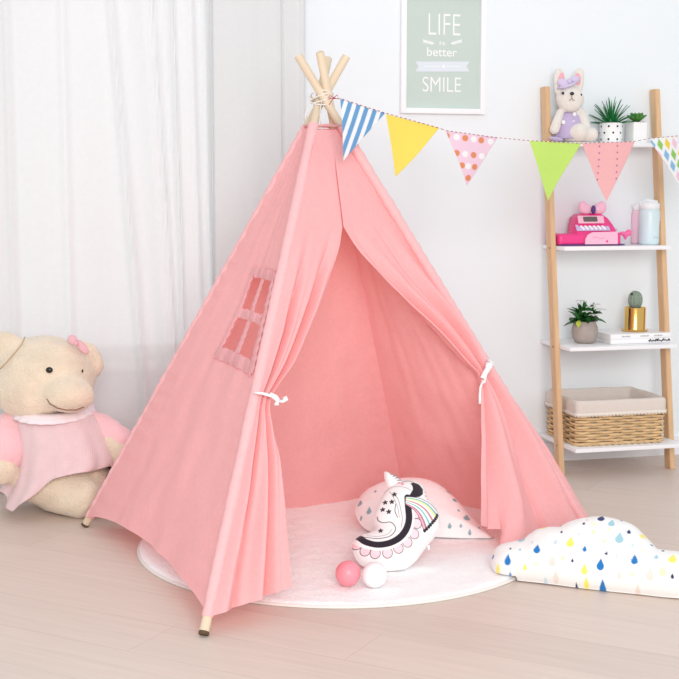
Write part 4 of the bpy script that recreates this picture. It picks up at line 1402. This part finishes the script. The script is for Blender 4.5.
M['paper'] = mat('white_page_edges', (244, 242, 240), rough=0.9, var=0.04, var_scale=3, stretch=(1, 1, 260))
M['cover'] = mat('white_glossy_cover', (247, 246, 246), rough=0.3)
M['ink'] = mat('black_ink', (34, 32, 36), rough=0.6)
M['greyink'] = mat('grey_ink', (160, 158, 160), rough=0.6)
def magazine(z, label, turn, ds, writing):
    t = on_shelf('magazine', label, 'magazine', 0.050 + ds, .128, z, turn, 'magazines on the third board')
    w, d, h = .262, .19, .0185
    b = MB()
    b.box((0, 0, h - .001), (w, d, .0018), bev=.0006); b.box((0, 0, .001), (w, d, .0018), bev=.0006)
    V = []; 
    for i in range(9):
        a = -PI / 2 + PI * i / 8
        V.append((-(d / 2) - .0015 - .001 * math.cos(a), h / 2 + h / 2 * math.sin(a)))
    b.add([(x, y, zz) for x in (-w / 2, w / 2) for (y, zz) in V], [[i, i + 1, i + 10, i + 9] for i in range(8)])
    c = b.build('cover', M['cover'], t, sharp=40)
    b = MB(); b.box((0, .001, h / 2), (w - .006, d - .006, h - .003)); b.build('page_block', M['paper'], t, smooth=False)
    b = MB(); rnd = random.Random(int(z * 1000))
    yf = -d / 2 - .0029
    if writing:
        x = w / 2 - .10
        while x < w / 2 - .012:
            hh = rnd.uniform(.006, .014)
            b.tube([(x, yf, .004 + rnd.uniform(0, .004)), (x + rnd.uniform(.002, .009), yf, .004 + hh), (x + .008, yf, .005 + rnd.uniform(0, .006))], .0019, n=5)
            x += rnd.uniform(.004, .010)
        b.build('spine_lettering', M['ink'], c)
    else:
        for x0 in (-.08, .0, .06):
            b = MB()
            for k in range(7): b.box((x0 + k * .0055, yf, h / 2), (.0030, .0006, .004 + .002 * (k % 2)))
            b.build('spine_lettering', M['greyink'], c, smooth=False)
    return h
h1 = magazine(BZ[1] + .0008, 'lower white magazine of the two, black scrawl on spine', 0.02, 0.0, True)
h2 = magazine(BZ[1] + .0008 + h1 + .0004, 'upper white magazine of the two, under the gold tin', 0.04, -.004, False)
zt_ = BZ[1] + .0008 + 2 * h1 + .001
s_, _ = spx(634.5, 331, .125)
tin = on_shelf('cactus_tin', 'cactus in shiny gold tin standing on the white magazines', 'plant', s_, .125, zt_)
b = MB(); b.lathe([(0, 0), (.048, 0), (.052, .002), (.053, .004), (.052, .006), (.043, .007), (.0420, .010), (.0420, .092), (.0407, .0935), (.0395, .092), (.0395, .084), (0, .084)], n=64, caps=False)
b.build('gold_tin', M['gold'], tin, sharp=40)
b = MB(); b.lathe([(.0367, .086), (0, .087)], n=32, caps=False); b.build('soil', M['soil'], tin)
b = MB()
V = []; F = []; nn_, mm_ = 60, 20
for j in range(mm_ + 1):
    a = PI * j / mm_
    for k in range(nn_):
        t = 2 * PI * k / nn_
        r = .026 * math.sin(a) ** .8 * (1 + .08 * math.cos(t * 12)); V.append((r * math.cos(t), r * math.sin(t), .122 - .036 * math.cos(a)))
for j in range(mm_):
    for k in range(nn_): F.append([j * nn_ + k, j * nn_ + (k + 1) % nn_, (j + 1) * nn_ + (k + 1) % nn_, (j + 1) * nn_ + k])
b.add(V, F)
rnd = random.Random(2)
for k in range(12):
    t = 2 * PI * (k + .5) / 12
    for j in range(5):
        a = .5 + j * .5; r = .0255 * math.sin(a); p = Vector((r * math.cos(t), r * math.sin(t), .122 - .036 * math.cos(a)))
        b.tube([p, p + Vector((math.cos(t), math.sin(t), .3)) * .005], [.0006, .0001], n=4, mi=1)
b.build('cactus_body', [M['cactus'], M['petal']], tin, weld=True)
b = MB(); b.ell((-.022, -.012, .147), (.005, .005, .004)); b.build('black_bud', M['ink'], tin)
b = MB()
for k in range(5):
    a = 2 * PI * k / 5; leaf(b, (-.014, -.012, .156), (math.cos(a), math.sin(a), .6), .012, .008, .3, n=4, roundness=.7)
b.build('white_flower', M['petal'], tin)

# ------------------------------------------------------------------ big plush bear
M['bearfur'] = mat('cream_bear_plush', (236, 218, 194), rough=1.0, var=0.07, var_scale=14, bump=1.0, bump_scale=130, sheen=0.5)
M['bearmuz'] = mat('pale_muzzle_plush', (240, 216, 198), rough=1.0, var=0.03, var_scale=14, bump=0.8, bump_scale=160, sheen=0.5)
M['dress'] = mat('pale_pink_dress_cotton', (243, 212, 214), rough=0.9, var=0.03, var_scale=25, bump=0.25, bump_scale=160, sheen=0.2, trans=0.08, check=58)
M['sleeve'] = mat('pink_plush_sleeve', (250, 198, 202), rough=0.95, var=0.03, bump=0.5, bump_scale=160, sheen=0.4)
M['collar'] = mat('white_lace_collar', (250, 236, 240), rough=0.9)
YB = 4.17
def BP(x, y, dY=0.0): return at(x, y, YB + dY)
bear = thing('plush_bear', 'large cream plush bear in pale pink dress sitting left of the tent', 'toy', (BP(55, 505).x, YB, 0))
def chain(b, pts, rr, k=9):
    for i in range(len(pts) - 1):
        for j in range(k):
            t = j / (k - 1.0)
            p = pts[i].lerp(pts[i + 1], t); r = rr[i] + (rr[i + 1] - rr[i]) * t
            b.ell(p, (r, r, r), nu=16, nv=10)
b = MB()
b.ell(BP(46, 376, .0), (.165, .145, .138), rot=(0, .12, 0), nu=36, nv=22)
b.ell(BP(38, 388, -.02), (.150, .130, .110), nu=36, nv=22)
b.ell(BP(68, 394, -.110), (.088, .075, .062), rot=(0, .1, 0), nu=30, nv=18)          # muzzle
b.ell(BP(7, 352, -.03), (.080, .032, .070), rot=(.1, .75, 0)); b.ell(BP(88, 359, .03), (.050, .030, .070), rot=(0, -.5, .3))
b.ell(BP(58, 450, .02), (.150, .125, .165)); b.ell(BP(60, 478, .0), (.175, .15, .095)); 
chain(b, [BP(10, 432, -.02), BP(2, 455, -.07), BP(0, 467, -.11)], [.062, .058, .062])
chain(b, [BP(98, 430, .0), BP(112, 440, -.02), BP(122, 452, -.03)], [.050, .048, .05])
p1_, p2_ = BP(54, 488, -.03), BP(81, 496, -.085); 
p1_.z = .085; p2_.z = max(.07, p2_.z)
chain(b, [p1_, p2_], [.080, .075]); 
p4_ = BP(100, 494, -.05); p4_.z = .06; chain(b, [BP(90, 480, 0), p4_], [.06, .055])
body = b.build('body', M['bearfur'], bear, world=True); blobify(body, .011, 5, .009, .035)
# ears' dark seams, eyes, smile
for (x, y, d) in ((49.3, 370, -.146), (82.5, 371, -.100)):
    b = MB(); b.ell(BP(x, y, d), (.0115, .008, .010) if x < 60 else (.003, .005, .006)); b.build('eye', M['black_eye'], bear, world=True)
b = MB()
def on_front(x, y, dd): return BP(x, y, dd)
b.tube([on_front(46, 391, -.150), on_front(46.5, 398, -.156), on_front(50, 404, -.166), on_front(57, 408, -.176), on_front(66, 410, -.184), on_front(76, 410, -.182), on_front(84, 407, -.17)], .0020, n=6)
b.build('smile', M['brown_thread'], bear, world=True)
b = MB(); b.tube([BP(25, 337, -.085), BP(22, 344, -.102), BP(14, 354, -.108), BP(5, 364, -.105), BP(0, 369, -.10)], .0022, n=6)
b.build('ear_seam', mat('tan_seam_thread', (196, 164, 124), rough=.9), bear, world=True)
M['hairbow'] = mat('dusty_pink_gingham_bow', (232, 182, 188), rough=0.9, bump=.4)
b = MB(); b.ell(BP(72.5, 340, -.05), (.016, .010, .018), rot=(0, -.6, 0)); b.ell(BP(82, 347, -.04), (.014, .010, .030), rot=(0, -.7, 0)); b.ell(BP(76, 343.5, -.058), (.007, .007, .008))
o = b.build('ear_bow', M['hairbow'], bear, world=True)
# dress: loft of rings from the neck to the hem, then a front apron spreading over the legs
K = 120
rings = [  # px left, px right, px y of the front, dY of centre, depth radius
    (20, 88, 409, .0, .105), (15, 101, 416, .0, .135), (16, 108, 429, .0, .152), (18, 113, 445, -.005, .158), (17, 117, 460, -.008, .160), (13, 119, 475, -.01, .162), (7, 119, 487, -.012, .164), (2, 117, 497, -.015, .166)]
V = []; F = []
for i, (x0, x1, y, dY, ry) in enumerate(rings):
    cx = (x0 + x1) / 2; c = BP(cx, y, dY); rx = (BP(x1, y, dY) - BP(x0, y, dY)).length / 2
    for k in range(K):
        a = 2 * PI * k / K
        fr = -math.sin(a)                                         # 1 at the front
        w = 1 + (.016 * math.sin(a * 13 + i * .3) + .030 * math.sin(a * 6 + 1 + i * .15)) * i / 4 + .02 * noise.noise(Vector((math.cos(a) * 5, math.sin(a) * 5, i * .6)))
        z = c.z + .012 * math.sin(a * 3 + 1) * (i / 7)
        x = c.x + rx * w * math.cos(a); yy = c.y + ry * w * math.sin(a)
        dip = 0
        if i >= 3:                                              # hem hangs lower at front left, rises over the leg at right
            f = (i - 3) / 4.0
            left = max(0, -math.cos(a)) * max(0, fr)
            dip = -.13 * f * max(0, fr) ** 1.2 * (0.5 - .75 * math.cos(a)) + .075 * f * max(0, math.cos(a)) * max(0, fr) ** .7
        z = max(z + dip, 0.012 + .004 * math.sin(a * 9))
        zz0 = c.z
        if fr > -.2:
            hp_ = [(1, 486), (11.5, 507), (23, 513), (40, 501), (52, 490), (67, 479), (86, 474), (107, 470), (121, 464)]
            px_ = (2 + 120) / 2 + 59 * math.cos(a)
            zh = max(at(px_, interp(px_, [h[0] for h in hp_], [h[1] for h in hp_]), yy).z, .012)
            zl = BP(61, 497, -.015).z
            f = max(0, (i - 2) / 5.0) ** 1.3 * min(1, (fr + .2) * 2)
            z = zz0 + (zh - zl) * f
            x -= .0
        V.append((x, yy, max(z, .010)))
for j in range(len(rings) - 1):
    for k in range(K): F.append([j * K + k, j * K + (k + 1) % K, (j + 1) * K + (k + 1) % K, (j + 1) * K + k])
b = MB(); b.add(V, F)
dr = b.build('dress', M['dress'], bear, world=True); solid(dr, .003, 1)
sm = dr.modifiers.new('sub', 'SUBSURF'); sm.levels = 1; sm.render_levels = 1
# collar
b = MB(); V = []; F = []
cc = BP(54, 408.5, .0)
for i in range(4):
    for k in range(90):
        a = 2 * PI * k / 90
        r = 1 + .05 * i; sc_ = .003 * math.sin(a * 22) * i / 3
        V.append((cc.x + (.108 + .010 * i + sc_) * math.cos(a), cc.y + (.118 + .012 * i + sc_) * math.sin(a), cc.z + .016 - .009 * i + .016 * math.cos(a - PI / 2) ))
for j in range(3):
    for k in range(90): F.append([j * 90 + k, j * 90 + (k + 1) % 90, (j + 1) * 90 + (k + 1) % 90, (j + 1) * 90 + k])
b.add(V, F); solid(b.build('collar', M['collar'], bear, world=True), .004)
# sleeves
b = MB(); chain(b, [BP(20, 424, .0), BP(10, 436, -.04), BP(6, 450, -.085)], [.062, .076, .074], k=12)
blobify(b.build('sleeve', M['sleeve'], bear, world=True), .010, 4, .008, .03)
b = MB(); chain(b, [BP(86, 420, .0), BP(103, 429, -.01), BP(121, 442, -.02)], [.040, .050, .050], k=12)
blobify(b.build('sleeve', M['sleeve'], bear, world=True), .010, 4, .008, .03)
